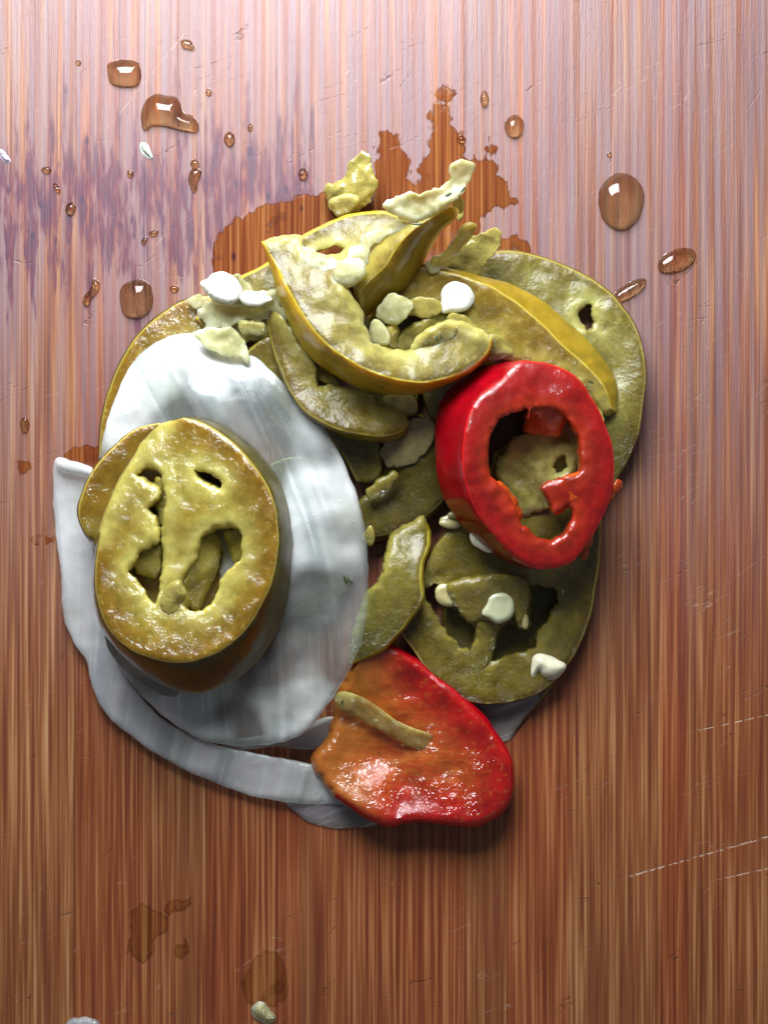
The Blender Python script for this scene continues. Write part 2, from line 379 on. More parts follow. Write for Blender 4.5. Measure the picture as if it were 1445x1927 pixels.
def inpoly(px, py, poly):
    x0, y0 = poly[:, 0], poly[:, 1]; x1, y1 = np.roll(x0, -1), np.roll(y0, -1)
    res = np.zeros(len(px), bool)
    for i in range(len(poly)):
        if y0[i] == y1[i]: continue
        c = ((y0[i] > py) != (y1[i] > py)) & (px < (x1[i] - x0[i]) * (py - y0[i]) / (y1[i] - y0[i]) + x0[i])
        res ^= c
    return res

def tps(P, Z, reg=0.02):
    P = P / 100.0; n = len(P)
    d = np.hypot(P[:, None, 0] - P[None, :, 0], P[:, None, 1] - P[None, :, 1])
    K = np.where(d > 0, d * d * np.log(d + 1e-9), 0) + np.eye(n) * reg
    A = np.zeros((n + 3, n + 3)); A[:n, :n] = K
    A[:n, n] = 1; A[:n, n + 1:] = P; A[n, :n] = 1; A[n + 1:, :n] = P.T
    B = np.zeros(n + 3); B[:n] = Z
    s = np.linalg.lstsq(A, B, rcond=None)[0]
    def f(Q):
        Q = Q / 100.0
        d = np.hypot(Q[:, None, 0] - P[None, :, 0], Q[:, None, 1] - P[None, :, 1])
        K = np.where(d > 0, d * d * np.log(d + 1e-9), 0)
        return K @ s[:n] + s[n] + Q @ s[n + 1:]
    return f

def finish(name, verts, faces, mat, attrs=None, label=None, cat=None, group=None, parent=None, smooth=True, kind=None, sharp=48):
    v = np.array(verts)
    org = np.array([v[:, 0].mean(), v[:, 1].mean(), v[:, 2].min()])
    if parent is not None: org = np.array(parent.location)
    me = bpy.data.meshes.new(name)
    me.from_pydata((v - org).tolist(), [], faces)
    if smooth: me.polygons.foreach_set('use_smooth', [True] * len(me.polygons))
    if smooth: me.set_sharp_from_angle(angle=math.radians(sharp))
    for k, a in (attrs or {}).items():
        at = me.attributes.new(k, 'FLOAT', 'POINT'); at.data.foreach_set('value', np.asarray(a, dtype=np.float32))
    me.materials.append(mat); me.update()
    o = bpy.data.objects.new(name, me); scene.collection.objects.link(o)
    if parent is not None: o.parent = parent
    else: o.location = org
    if label: o['label'] = label
    if cat: o['category'] = cat
    if group: o['group'] = group
    if kind: o['kind'] = kind
    return o

SEED = [10]
def piece(name, segs, mat, holes=(), t=30.0, zpts=(), round_=4.0, dome=0.0, domew=25.0, rough=2.0, jag=3.0, bulge=3.0,
          s=7.0, label=None, cat=None, group=None, parent=None, lump=0.0, wavy=0.0, open_=False, cap=False, smooth=True, holeoff=1.0, dent=0.0):
    """a slab cut from a vegetable. segs: (kind, points) round the outline, kind 'skin' | 'cut' | 'jag';
    a point is (x, y, z) or (x, y, z, wx, wy, depth), w.. = where the lower edge lies relative to the upper"""
    SEED[0] += 1; sd = SEED[0]; rs = np.random.RandomState(sd)
    full = lambda p: tuple(p) if len(p) == 6 else tuple(p) + (0.0, 0.0, float(t))
    ctrl = []; loops = []; kinds = []
    out = []; ok = []
    closed = len(segs) == 1
    for kind, pts in segs:
        pts = [full(p) for p in pts]; ctrl += pts
        sp = spline(pts, closed, 4.0 if kind != 'jag' else 3.0)
        if kind == 'jag':
            g = np.gradient(sp[:, :2], axis=0); L = np.hypot(g[:, 0], g[:, 1]) + 1e-6
            nr = np.stack([-g[:, 1], g[:, 0]], 1) / L[:, None]
            am = np.array([noise.noise((q[0] * .05, q[1] * .05, sd)) * 1.7 + noise.noise((q[0] * .14, q[1] * .14, sd)) * .6 for q in sp]) * jag
            if not closed: am[0] = am[-1] = 0
            sp[:, :2] += nr * am[:, None]
        else:
            am = np.array([noise.noise((q[0] * .025, q[1] * .025, sd)) for q in sp]) * 1.5
            g = np.gradient(sp[:, :2], axis=0); L = np.hypot(g[:, 0], g[:, 1]) + 1e-6
            nr = np.stack([-g[:, 1], g[:, 0]], 1) / L[:, None]
            sp[:, :2] += nr * am[:, None]
        out.append(sp); ok += [kind == 'skin'] * len(sp)
    out = np.concatenate(out); ok = np.array(ok)
    d = np.hypot(*(np.roll(out, -1, 0) - out)[:, :2].T); keep = d > 0.8
    out, ok = out[keep], ok[keep]
    loops.append(out); kinds.append(ok)
    ctrl = np.array(ctrl)
    zf = tps(np.concatenate([ctrl[:, :2]] + ([np.array(zpts)[:, :2]] if len(zpts) else [])),
             np.concatenate([ctrl[:, 2]] + ([np.array(zpts)[:, 2]] if len(zpts) else [])))
    for h in holes:
        hp = spline([(p[0], p[1]) for p in h], True, 3.0)
        g = np.gradient(hp, axis=0); L = np.hypot(g[:, 0], g[:, 1]) + 1e-6
        am = np.array([noise.noise((q[0] * .05, q[1] * .05, sd)) * 1.6 + noise.noise((q[0] * .14, q[1] * .14, sd)) * .7 for q in hp]) * jag
        hp += np.stack([-g[:, 1], g[:, 0]], 1) / L[:, None] * am[:, None]
        loops.append(hp); kinds.append(np.zeros(len(hp), bool))
    B = np.concatenate([l[:, :2] for l in loops]); BK = np.concatenate(kinds)
    x0, y0 = B.min(0); x1, y1 = B.max(0)
    gx, gy = np.meshgrid(np.arange(x0, x1, s), np.arange(y0, y1, s)); gx = gx.astype(float); gx[1::2] += s / 2
    G = np.stack([gx.ravel(), gy.ravel()], 1) + rs.uniform(-s * .2, s * .2, (gx.size, 2))
    m = inpoly(G[:, 0], G[:, 1], loops[0])
    for l in loops[1:]: m &= ~inpoly(G[:, 0], G[:, 1], l)
    G = G[m]
    if len(G):
        dd = np.sqrt(((G[:, None] - B[None]) ** 2).sum(2).min(1)); G = G[dd > s * .45]
    P = [Vector(p) for p in np.concatenate([B, G])]
    E = []; o = 0
    for l in loops:
        n = len(l); E += [(o + i, o + (i + 1) % n) for i in range(n)]; o += n
    vc, _, fc, ov, _, _ = delaunay_2d_cdt(P, E, [], 0, 1e-4)
    V = np.array([[v.x, v.y] for v in vc])
    F = np.array([f[:] for f in fc if len(f) == 3])
    C = V[F].mean(1)
    m = inpoly(C[:, 0], C[:, 1], loops[0])
    for l in loops[1:]: m &= ~inpoly(C[:, 0], C[:, 1], l)
    F = F[m]
    used = np.unique(F); re = -np.ones(len(V), int); re[used] = np.arange(len(used)); V = V[used]; F = re[F]
    # y is down in photo space: make triangles face up
    a = V[F]; cr = (a[:, 1, 0] - a[:, 0, 0]) * (a[:, 2, 1] - a[:, 0, 1]) - (a[:, 1, 1] - a[:, 0, 1]) * (a[:, 2, 0] - a[:, 0, 0])
    F[cr > 0] = F[cr > 0][:, ::-1]
    D = np.sqrt(((V[:, None] - B[None]) ** 2).sum(2)); db = D.min(1)
    dsk = D[:, BK].min(1) if BK.any() else np.full(len(V), 200.0)
    din = D[:, ~BK].min(1) if (~BK).any() else np.full(len(V), 200.0)
    near = BK[D.argmin(1)]
    z = zf(V)
    z = z - np.where(db < round_, round_ * (1 - np.sqrt(np.clip(1 - ((round_ - db) / round_) ** 2, 0, 1))), 0) * 0.6
    z = z + (dome * np.clip(1 - (1 - np.minimum(db / domew, 1)) ** 2, 0, 1) ** 0.72 if cap else dome * (1 - np.exp(-(db / domew) ** 1.2)))
    if dent: z = z - dent * np.clip((db - domew) / domew, 0, 1)
    def nz(fr, k): return np.array([noise.noise((p[0] * fr, p[1] * fr, sd * 3.1 + k)) for p in V])
    z = z + 0.6 * rough * (nz(.018, 1) * 2.2 + nz(.06, 2) * .7 + nz(.13, 3) * .25) * np.clip(db / 10, 0.2, 1)
    if lump: z = z + lump * np.clip(nz(.045, 4) + .1, 0, 1) * np.exp(-din / 40.0)
    if wavy: z = z + wavy * nz(.010, 5)
    L0 = loops[0]; d0 = ((V[:, None] - L0[None, :, :2]) ** 2).sum(2) + 4.0; w = 1 / d0 ** 2; w /= w.sum(1)[:, None]
    off = w @ L0[:, 3:6]
    if len(loops) > 1 and holeoff != 1.0:
        n_o = len(L0); do_ = D[:, :n_o].min(1); dh_ = D[:, n_o:].min(1)
        off[:, :2] *= (holeoff + (1 - holeoff) * dh_ / (do_ + dh_ + 1e-6))[:, None]
    # boundary edges
    cnt = {}
    for f in F:
        for i in range(3):
            e = (int(f[i]), int(f[(i + 1) % 3])); k = (min(e), max(e)); cnt.setdefault(k, []).append(e)
    be = [e[0] for e in cnt.values() if len(e) == 1]
    bn = np.zeros_like(V)
    for a_, b_ in be:
        t_ = V[b_] - V[a_]; nr = np.array([-t_[1], t_[0]]); nr = nr / (np.hypot(*nr) + 1e-9)
        bn[a_] += nr; bn[b_] += nr
    bn /= (np.hypot(bn[:, 0], bn[:, 1]) + 1e-9)[:, None]
    # test the sign against the outline's inside
    bv = sorted({i for e in be for i in e})
    q = V[bv] + bn[bv] * 1.0
    inside = inpoly(q[:, 0], q[:, 1], L0)
    for l in loops[1:]: inside &= ~inpoly(q[:, 0], q[:, 1], l)
    if inside.mean() > 0.5: bn = -bn
    verts = [W(V[i, 0], V[i, 1], z[i]) for i in range(len(V))]
    A = dict(dsk=list(dsk), din=list(din), wall=[0.0] * len(V), skin=[1.0 if n_ else 0.0 for n_ in near])
    n0 = len(V); Vb = V + off[:, :2]; zb = np.maximum(z - off[:, 2], 0.3)
    zb = np.minimum(zb, z - 0.2)
    verts += [W(Vb[i, 0], Vb[i, 1], zb[i]) for i in range(n0)]
    A['dsk'] += list(dsk); A['din'] += list(din); A['wall'] += [1.0 if False else 0.0] * n0; A['skin'] += [1.0 if n_ else 0.0 for n_ in near]
    faces = [tuple(map(int, f)) for f in F] + ([] if open_ else [tuple(int(i) + n0 for i in f[::-1]) for f in F])
    K = 6; idx = {}
    for i in bv:
        col = [i]
        for k in range(1, K):
            t_ = k / K; bu = bulge * math.sin(math.pi * t_) ** 0.7 + (noise.noise((V[i, 0] * .05, V[i, 1] * .05, k * .5 + sd)) * (1.2 if near[i] else 2.2) * math.sin(math.pi * t_))
            x = V[i] * (1 - t_) + Vb[i] * t_ + bn[i] * bu
            zz = z[i] * (1 - t_) + zb[i] * t_
            col.append(len(verts)); verts.append(W(x[0], x[1], zz))
            A['dsk'].append(dsk[i] + (k * 4 if not near[i] else 0)); A['din'].append(din[i]); A['wall'].append(1.0 if True else t_); A['skin'].append(1.0 if near[i] else 0.0)
        col.append(i + n0); idx[i] = col
    for a_, b_ in be:
        for k in range(K):
            faces.append((idx[b_][k], idx[a_][k], idx[a_][k + 1], idx[b_][k + 1]))
    return finish(name, verts, faces, mat, A, label, cat, group, parent, smooth)

def ell(cx, cy, rx, ry, z, rot=0.0, n=12, wob=0.0, wall=None):
    r = random.Random(int(cx * 7 + cy)); pts = []
    for i in range(n):
        a = 2 * math.pi * i / n; k = 1 + r.uniform(-wob, wob)
        x, y = rx * k * math.cos(a), ry * k * math.sin(a)
        p = (cx + x * math.cos(rot) - y * math.sin(rot), cy + x * math.sin(rot) + y * math.cos(rot), z)
        pts.append(p + wall if wall else p)
    return pts

# ------------------------------------------------------------------ the board, strip by strip
board = bpy.data.objects.new('cutting_board', None); scene.collection.objects.link(board)
board['label'] = 'striped brown bamboo cutting board with purple staining under the whole pile of vegetables'
board['category'] = 'cutting board'
rb = random.Random(5); x = -13.0; edges = [x]
while x < 13.0:
    x += rb.uniform(0.42, 0.86); edges.append(x)
edges = [e for e in edges if abs(e + 1.31) > 0.25] + [-1.31]; edges.sort()
for i in range(len(edges) - 1):
    a, b_ = edges[i], edges[i + 1] - 0.0012; lift = rb.uniform(-0.003, 0.0); c = 0.002
    prof = [(a, -2.0), (a, lift - c), (a + c, lift), (b_ - c, lift), (b_, lift - c), (b_, -2.0)]
    vs = [(px_, yy, pz) for yy in (-16.0, 16.0) for px_, pz in prof]
    fs = [(k + 1, k, k + 6, k + 7) for k in range(5)] + [(0, 5, 11, 6), (5, 4, 3, 2, 1, 0), (6, 7, 8, 9, 10, 11)]
    me = bpy.data.meshes.new('bamboo_strip'); me.from_pydata(vs, [], [f[::-1] for f in fs])
    at = me.attributes.new('tint', 'FLOAT', 'POINT'); at.data.foreach_set('value', [rb.random() ** 1.5] * len(vs))
    me.materials.append(M['wood']); me.update()
    o = bpy.data.objects.new('bamboo_strip', me); scene.collection.objects.link(o); o.parent = board

# ------------------------------------------------------------------ pickle juice on the board
def film(pts, label, jag=4.0, z=0.36, **k):
    return piece('juice_puddle', [('jag', [(p[0], p[1], z) for p in pts])], M['wet'], t=0.4, round_=0.5, rough=0.02, jag=jag, bulge=0,
                 s=14, smooth=False, label=label, cat='puddle', group='juice wetting the board', **k)
film([(400, 510), (405, 450), (430, 420), (470, 395), (520, 375), (600, 362), (650, 368), (698, 380), (704, 300), (722, 250), (742, 250), (764, 292),
      (775, 335), (786, 350), (792, 300), (806, 276), (810, 210), (822, 170), (838, 152), (850, 175), (852, 230), (870, 246), (874, 290), (898, 300), (914, 262), (936, 262),
      (942, 290), (928, 304), (945, 332), (970, 368), (973, 394), (922, 398), (905, 430), (915, 458), (960, 440), (990, 450), (996, 480), (900, 560), (700, 640), (450, 600), (430, 545)],
     'ragged orange brown juice puddle soaking the board behind the top of the pile', 9)
film([(110, 870), (135, 842), (180, 838), (200, 852), (198, 880), (150, 885)], 'small orange wet patch beside the folded onion end at left', 3)
film([(243, 1720), (262, 1700), (300, 1712), (318, 1696), (362, 1690), (352, 1712), (322, 1722), (310, 1750), (292, 1772), (288, 1800), (262, 1812), (240, 1790), (248, 1755)],
     'faint curled orange wet mark on the lower left of the board', 4)
film([(60, 1010), (104, 1008), (104, 1020), (70, 1026)], 'thin orange wet streak touching the left edge of the onion', 2)
film([(28, 872), (52, 866), (60, 884), (40, 896)], 'little round wet spot near the left edge of the picture', 2)
film([(328, 1780), (345, 1765), (356, 1782), (350, 1800), (334, 1802)], 'tiny round wet spot right of the curled wet mark', 2)
film([(455, 1850), (480, 1800), (520, 1790), (540, 1830), (538, 1880), (500, 1900), (470, 1890)], 'damp patch round the yellow bit at the bottom of the board', 3)

def drop(pts, h, label, w=None, closed=True):
    a_ = np.array([q[:2] for q in pts]); w = min(np.ptp(a_[:, 0]), np.ptp(a_[:, 1])) * 0.5; h = max(h, w * 0.62) * 0.95
    return piece('juice_drop', [('cut', pts)], M['water'], t=1.0, dome=h, domew=w, cap=True, round_=1, rough=0.2, bulge=0.2, s=3.0, open_=True,
                 label=label, cat='juice drop', group='loose juice drops on the board')
drop([(233, 112, 2), (250, 114, 2), (263, 120, 2), (264, 148, 2), (255, 160, 2), (235, 162, 2), (212, 158, 2), (204, 145, 2), (205, 120, 2)], 15, 'squarish drop with a white glint, topmost on the upper left board', 14)
drop([(290, 178, 2), (312, 180, 2), (335, 186, 2), (345, 212, 2), (362, 218, 2), (373, 232, 2), (370, 246, 2), (340, 244, 2), (310, 236, 2), (286, 236, 2), (270, 243, 2), (266, 220, 2), (272, 195, 2)], 9, 'large ragged splash of juice on the purple stain', 9)
drop(ell(432, 261, 10, 13, 2), 8, 'small drop with a white top in the middle of the purple stain', 7)
drop([(364, 318, 2), (378, 322, 2), (372, 345, 2), (366, 362, 2), (356, 346, 2), (356, 328, 2)], 6, 'narrow dark drop running down the purple stain', 6)
drop(ell(367, 308, 8, 8, 2), 4, 'tiny dark drop just above the narrow running one', 6)
drop(ell(133, 392, 9, 12, 2, 0.3), 8, 'small orange drop low on the left of the purple stain', 7)
drop(ell(107, 354, 5, 11, 2, -0.5), 4, 'tiny slanted brown drop left of the small orange one', 5)
drop(ell(88, 320, 9, 6, 2), 4, 'tiny flat brown drop near the left edge of the stain', 5)
drop(ell(245, 327, 5, 7, 2), 3, 'tiny brown speck of juice in the centre of the stain', 5)
drop(ell(570, 327, 8, 10, 2), 8, 'small bright orange drop at the right end of the purple stain', 6)
drop(ell(471, 240, 5, 7, 2), 3, 'tiny red brown drop right of the white topped one', 5)
drop(ell(393, 174, 6, 7, 2), 3, 'tiny brown drop above the purple stain', 5)
drop(ell(352, 84, 14, 9, 2, 0.3, wob=.2), 4, 'small flat brown smear of juice near the top edge', 6)
drop([(240, 532, 2), (256, 526, 2), (276, 530, 2), (287, 550, 2), (284, 578, 2), (268, 594, 2), (248, 597, 2), (232, 588, 2), (227, 562, 2), (230, 540, 2)], 11, 'wide flat round drop left of the pile', 14)
drop([(176, 526, 2), (188, 532, 2), (184, 548, 2), (174, 560, 2), (166, 575, 2), (156, 570, 2), (160, 556, 2), (170, 544, 2)], 6, 'long thin slanted drop left of the wide flat one', 6)
drop(ell(290, 438, 9, 5, 2, -0.4), 4, 'tiny clear glint of juice below the purple stain', 5)
drop(ell(272, 453, 8, 4, 2, -0.9), 3, 'tiny clear streak of juice under the glint', 5)
drop(ell(328, 543, 8, 6, 2), 4, 'tiny orange drop between the flat round one and the pile', 5)
drop(ell(967, 237, 18, 21, 2), 15, 'medium round drop right of the wet puddle', 11)
drop(ell(911, 185, 8, 15, 2), 9, 'small upright oval drop above the medium round one', 7)
drop(ell(868, 262, 9, 7, 2, .4), 6, 'tiny clear drop on the tip of the puddle', 6)
drop([(1168, 326, 2), (1192, 334, 2), (1208, 356, 2), (1210, 385, 2), (1198, 412, 2), (1172, 431, 2), (1145, 424, 2), (1129, 398, 2), (1127, 362, 2), (1142, 336, 2)], 26, 'biggest fat oval drop on the right of the board', 24)
drop(ell(1272, 490, 38, 20, 2, -0.38), 13, 'long slanted drop below the biggest one', 10)
drop(ell(1184, 546, 36, 13, 2, -0.55), 10, 'thin slanted drop touching the edge of the large right slice', 8)
drop(ell(148, 118, 5, 5, 2), 3, 'tiny brown dot left of the squarish drop', 4)
drop(ell(1146, 291, 4, 4, 2), 3, 'tiny orange dot above the biggest drop', 4)
drop(ell(47, 800, 8, 14, 2), 3, 'faint orange drop at the left edge of the board', 5)

GJ = 'pickled jalapeno slices in the pile'
def jal(segs, mat, label, **k):
    if mat.startswith('pale'):
        k.setdefault('bulge', 0.6); k.setdefault('round_', 2.5)
    return piece('jalapeno_slice', segs, M[mat], label=label, cat='pickled jalapeno', group=k.pop('group', GJ), **k)

# ------------------------------------------------------------------ lowest layer
jal([('skin', [(188, 860, 28), (192, 790, 30), (215, 710, 34), (256, 636, 40), (316, 582, 42), (362, 562, 44), (420, 560, 46), (470, 600, 50)]),
     ('jag', [(470, 600, 50), (400, 640, 48), (330, 680, 44), (290, 740, 40), (268, 800, 34), (250, 860, 30)])], 'ochre',
    'broad curved green slice lying flat under the top left of the onion', t=26, zpts=[(300, 630, 44), (240, 720, 38)])
jal([('skin', ell(790, 620, 130, 95, 62, n=14))], 'dolive', 'dark olive slice filling the hollow behind the big crescent', t=40)
# hidden bed of slices that carries the middle of the pile
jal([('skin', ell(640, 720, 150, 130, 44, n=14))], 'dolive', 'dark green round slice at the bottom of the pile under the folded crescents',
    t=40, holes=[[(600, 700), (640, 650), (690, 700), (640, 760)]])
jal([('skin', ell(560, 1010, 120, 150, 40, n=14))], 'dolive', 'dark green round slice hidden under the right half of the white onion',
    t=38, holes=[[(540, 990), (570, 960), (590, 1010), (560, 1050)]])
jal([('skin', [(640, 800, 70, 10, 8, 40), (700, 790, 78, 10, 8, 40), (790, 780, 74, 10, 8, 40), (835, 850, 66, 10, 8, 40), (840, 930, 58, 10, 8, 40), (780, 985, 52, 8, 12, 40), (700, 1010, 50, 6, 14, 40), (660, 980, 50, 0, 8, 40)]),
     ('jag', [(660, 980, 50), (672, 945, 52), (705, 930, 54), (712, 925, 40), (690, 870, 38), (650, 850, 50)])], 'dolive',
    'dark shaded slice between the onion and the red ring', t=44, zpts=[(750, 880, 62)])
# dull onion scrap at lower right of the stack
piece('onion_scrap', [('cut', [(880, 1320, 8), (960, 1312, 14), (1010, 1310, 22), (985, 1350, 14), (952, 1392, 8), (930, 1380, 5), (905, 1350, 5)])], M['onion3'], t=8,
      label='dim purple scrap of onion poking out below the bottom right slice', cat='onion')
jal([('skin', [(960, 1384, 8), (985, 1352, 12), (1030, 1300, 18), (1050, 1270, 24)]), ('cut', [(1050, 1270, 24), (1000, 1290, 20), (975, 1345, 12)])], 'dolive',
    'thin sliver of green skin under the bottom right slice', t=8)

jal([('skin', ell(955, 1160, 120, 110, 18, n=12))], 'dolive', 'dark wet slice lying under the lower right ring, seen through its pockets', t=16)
# far right ring
jal([('skin', [(850, 500, 36), (895, 484, 34), (948, 473, 34), (995, 478, 34), (1049, 495, 36), (1107, 522, 42), (1153, 557, 48), (1188, 603, 54), (1208, 655, 60), (1214, 705, 66), (1209, 760, 68), (1201, 810, 62), (1184, 858, 46), (1160, 900, 40), (1130, 960, 36)]),
     ('jag', [(1130, 960, 36), (1080, 990, 34), (1030, 985, 34), (970, 985, 36), (926, 940, 40), (924, 872, 46), (950, 838, 50), (1000, 813, 52), (1050, 790, 66), (1062, 745, 66), (1030, 700, 62), (980, 680, 46), (900, 630, 44), (850, 560, 42)])],
    'wetface2', 'largest slice, a wide flat green curve at the far right edge of the pile', t=34, jag=5, rough=3.0, lump=10,
    holes=[[(1090, 582), (1108, 576), (1118, 598), (1108, 622), (1092, 610)]], zpts=[(1150, 700, 50), (1000, 900, 36), (1020, 860, 50)])

# lower right ring
lr = jal([('skin', [(791, 1104, 52), (760, 1150, 50), (754, 1187, 50), (783, 1230, 50), (812, 1272, 50), (849, 1304, 50), (882, 1319, 50), (924, 1324, 50), (974, 1317, 48), (1019, 1299, 46), (1057, 1265, 44), (1086, 1220, 44), (1107, 1166, 44),
                      (1119, 1108, 44), (1127, 1054, 46), (1130, 995, 48), (1128, 940, 48)]),
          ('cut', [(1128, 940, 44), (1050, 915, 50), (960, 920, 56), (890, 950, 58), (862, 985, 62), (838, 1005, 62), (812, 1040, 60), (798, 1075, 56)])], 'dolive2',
         'dark green ring slice with two deep seed pockets at the lower right', t=40, jag=4, rough=3.0, lump=10,
         holes=[[(795, 1110), (826, 1099), (835, 1124), (856, 1140), (880, 1156), (895, 1180), (890, 1224), (862, 1216), (840, 1195), (824, 1166), (806, 1134)],
                [(992, 1108), (1015, 1100), (1050, 1112), (1046, 1135), (1036, 1157), (1016, 1190), (1003, 1224), (970, 1234), (930, 1243), (914, 1250), (918, 1224), (936, 1190), (958, 1172), (990, 1180), (994, 1149)]],
         zpts=[(900, 1060, 64), (950, 1120, 62), (930, 1200, 44), (1000, 1040, 58)])
piece('membrane', [('jag', [(842, 1100, 78), (900, 1085, 84), (960, 1085, 84), (994, 1100, 76), (992, 1150, 70), (991, 1182, 66), (978, 1180, 68), (966, 1160, 74), (930, 1166, 76), (890, 1170, 74), (872, 1158, 72), (848, 1126, 72)])], M['dolive2'],
      t=26, parent=lr, jag=3, rough=4, dome=6)
piece('membrane', [('jag', [(896, 1165, 70), (934, 1165, 70), (936, 1190, 60), (926, 1224, 52), (916, 1258, 48), (888, 1262, 48), (888, 1224, 54), (898, 1195, 60)])], M['dolive2'], t=24, parent=lr, jag=2, rough=3, dome=6)
def seed(cx, cy, rx, ry, z, label, rot=0.0, h=6, mat='seed', beak=None, parent=None, t=5, lab=True):
    pts = ell(cx, cy, rx, ry, z, rot, 12, 0.05)
    if beak is not None:
        a = beak; bx, by = cx + math.cos(a) * rx * 1.35, cy + math.sin(a) * ry * 1.35
        i = min(range(12), key=lambda k: (pts[k][0] - bx) ** 2 + (pts[k][1] - by) ** 2); pts[i] = (bx, by, z - 2)
    return piece('seed', [('cut', pts)], M[mat], t=t, dome=h * 0.6, domew=7, round_=2, dent=2.0, rough=1.2, bulge=1.5, s=4.0,
                 label=label if not parent else None, cat='seed' if not parent else None, group=None if parent else 'loose seeds on the pile', parent=parent)
seed(842, 1120, 24, 20, 66, None, 0.5, parent=lr, mat='seeddim')
seed(888, 1152, 14, 18, 62, None, 0, parent=lr, mat='seeddim')
seed(984, 1162, 7, 21, 72, None, -0.25, parent=lr, mat='seeddim')
seed(941, 1143, 27, 28, 84, 'round pale seed standing in the middle of the lower right slice', 0.2, 8, 'seeddim2', beak=math.pi * 0.9)
piece('seed_scrap', [('cut', [(1006, 1236, 52), (1022, 1234, 54), (1045, 1242, 56), (1062, 1252, 56), (1056, 1266, 56), (1040, 1275, 54), (1024, 1272, 52), (1014, 1262, 50), (1003, 1274, 50), (1000, 1260, 50)])], M['seed'],
      t=10, dome=12, domew=12, s=4, label='cream yellow scrap with a seed on the rim of the lower right slice', cat='seed')
for i, (cx, cy, r) in enumerate([(848, 976, -.25), (846, 986, .1), (862, 968, -.1)]):
    seed(cx, cy, 20, 7, 70 + i * 4, ['flat seed lowest in the small cluster left below the red ring', 'flat seed foremost in the small cluster left below the red ring', 'flat seed topmost in the small cluster beside the red ring'][i], r, 4, 'seeddim')

# ------------------------------------------------------------------ onion
on = piece('onion_ring', [('cut', [(106, 866, 30), (140, 872, 42), (172, 884, 46), (190, 900, 46), (260, 1000, 44), (250, 1150, 44), (236, 1262, 42), (262, 1310, 40), (310, 1358, 38), (380, 1394, 36), (440, 1412, 34), (520, 1428, 32),
       (600, 1442, 30), (660, 1450, 26), (700, 1480, 20), (660, 1508, 20), (600, 1511, 20), (540, 1507, 20), (470, 1493, 22), (400, 1468, 24), (320, 1430, 26), (258, 1390, 26), (205, 1344, 26), (178, 1295, 26), (164, 1240, 26),
       (140, 1205, 24), (122, 1155, 22), (118, 1080, 22), (108, 1000, 22), (104, 930, 24)])], M['onion2'], t=12, rough=2.5, round_=4, wavy=5,
      label='broad thin onion ring curving round the left and bottom under everything', cat='onion')
piece('fold', [('cut', [(108, 867, 44), (140, 871, 56), (175, 884, 58), (172, 896, 58), (140, 890, 54), (112, 882, 44)])], M['onion2'], t=6, parent=on, dome=4, domew=6, s=4)
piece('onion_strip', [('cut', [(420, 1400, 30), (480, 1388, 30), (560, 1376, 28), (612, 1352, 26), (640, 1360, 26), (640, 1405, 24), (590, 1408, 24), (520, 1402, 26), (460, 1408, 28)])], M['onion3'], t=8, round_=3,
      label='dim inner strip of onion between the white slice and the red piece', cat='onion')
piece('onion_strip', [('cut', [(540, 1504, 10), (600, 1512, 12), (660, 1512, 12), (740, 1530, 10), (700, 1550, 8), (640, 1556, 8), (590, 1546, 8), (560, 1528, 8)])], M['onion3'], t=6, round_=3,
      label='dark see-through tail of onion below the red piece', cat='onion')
piece('onion_slice', [('cut', [(192, 850, 66), (206, 790, 70), (232, 722, 76), (262, 672, 70), (310, 640, 66), (355, 630, 66), (400, 634, 70), (440, 644, 76), (478, 672, 86), (520, 712, 106), (560, 752, 110), (600, 798, 114), (632, 846, 118),
       (654, 895, 120), (672, 945, 122), (684, 1000, 122), (690, 1060, 120), (690, 1120, 116), (684, 1180, 110), (670, 1228, 104), (645, 1278, 96), (610, 1330, 86), (575, 1372, 74), (535, 1392, 66), (480, 1400, 60), (420, 1398, 56),
       (370, 1384, 54), (320, 1352, 52), (280, 1318, 52), (248, 1282, 52), (232, 1260, 52), (200, 1180, 56), (180, 1080, 58), (178, 960, 62)])], M['onion'], t=12, rough=3.0, round_=5,
      zpts=[(430, 900, 112), (400, 1100, 96), (560, 1050, 132), (560, 900, 130), (360, 760, 108), (500, 1280, 84)],
      label='large white teardrop onion slice under the two stacked green slices', cat='onion')

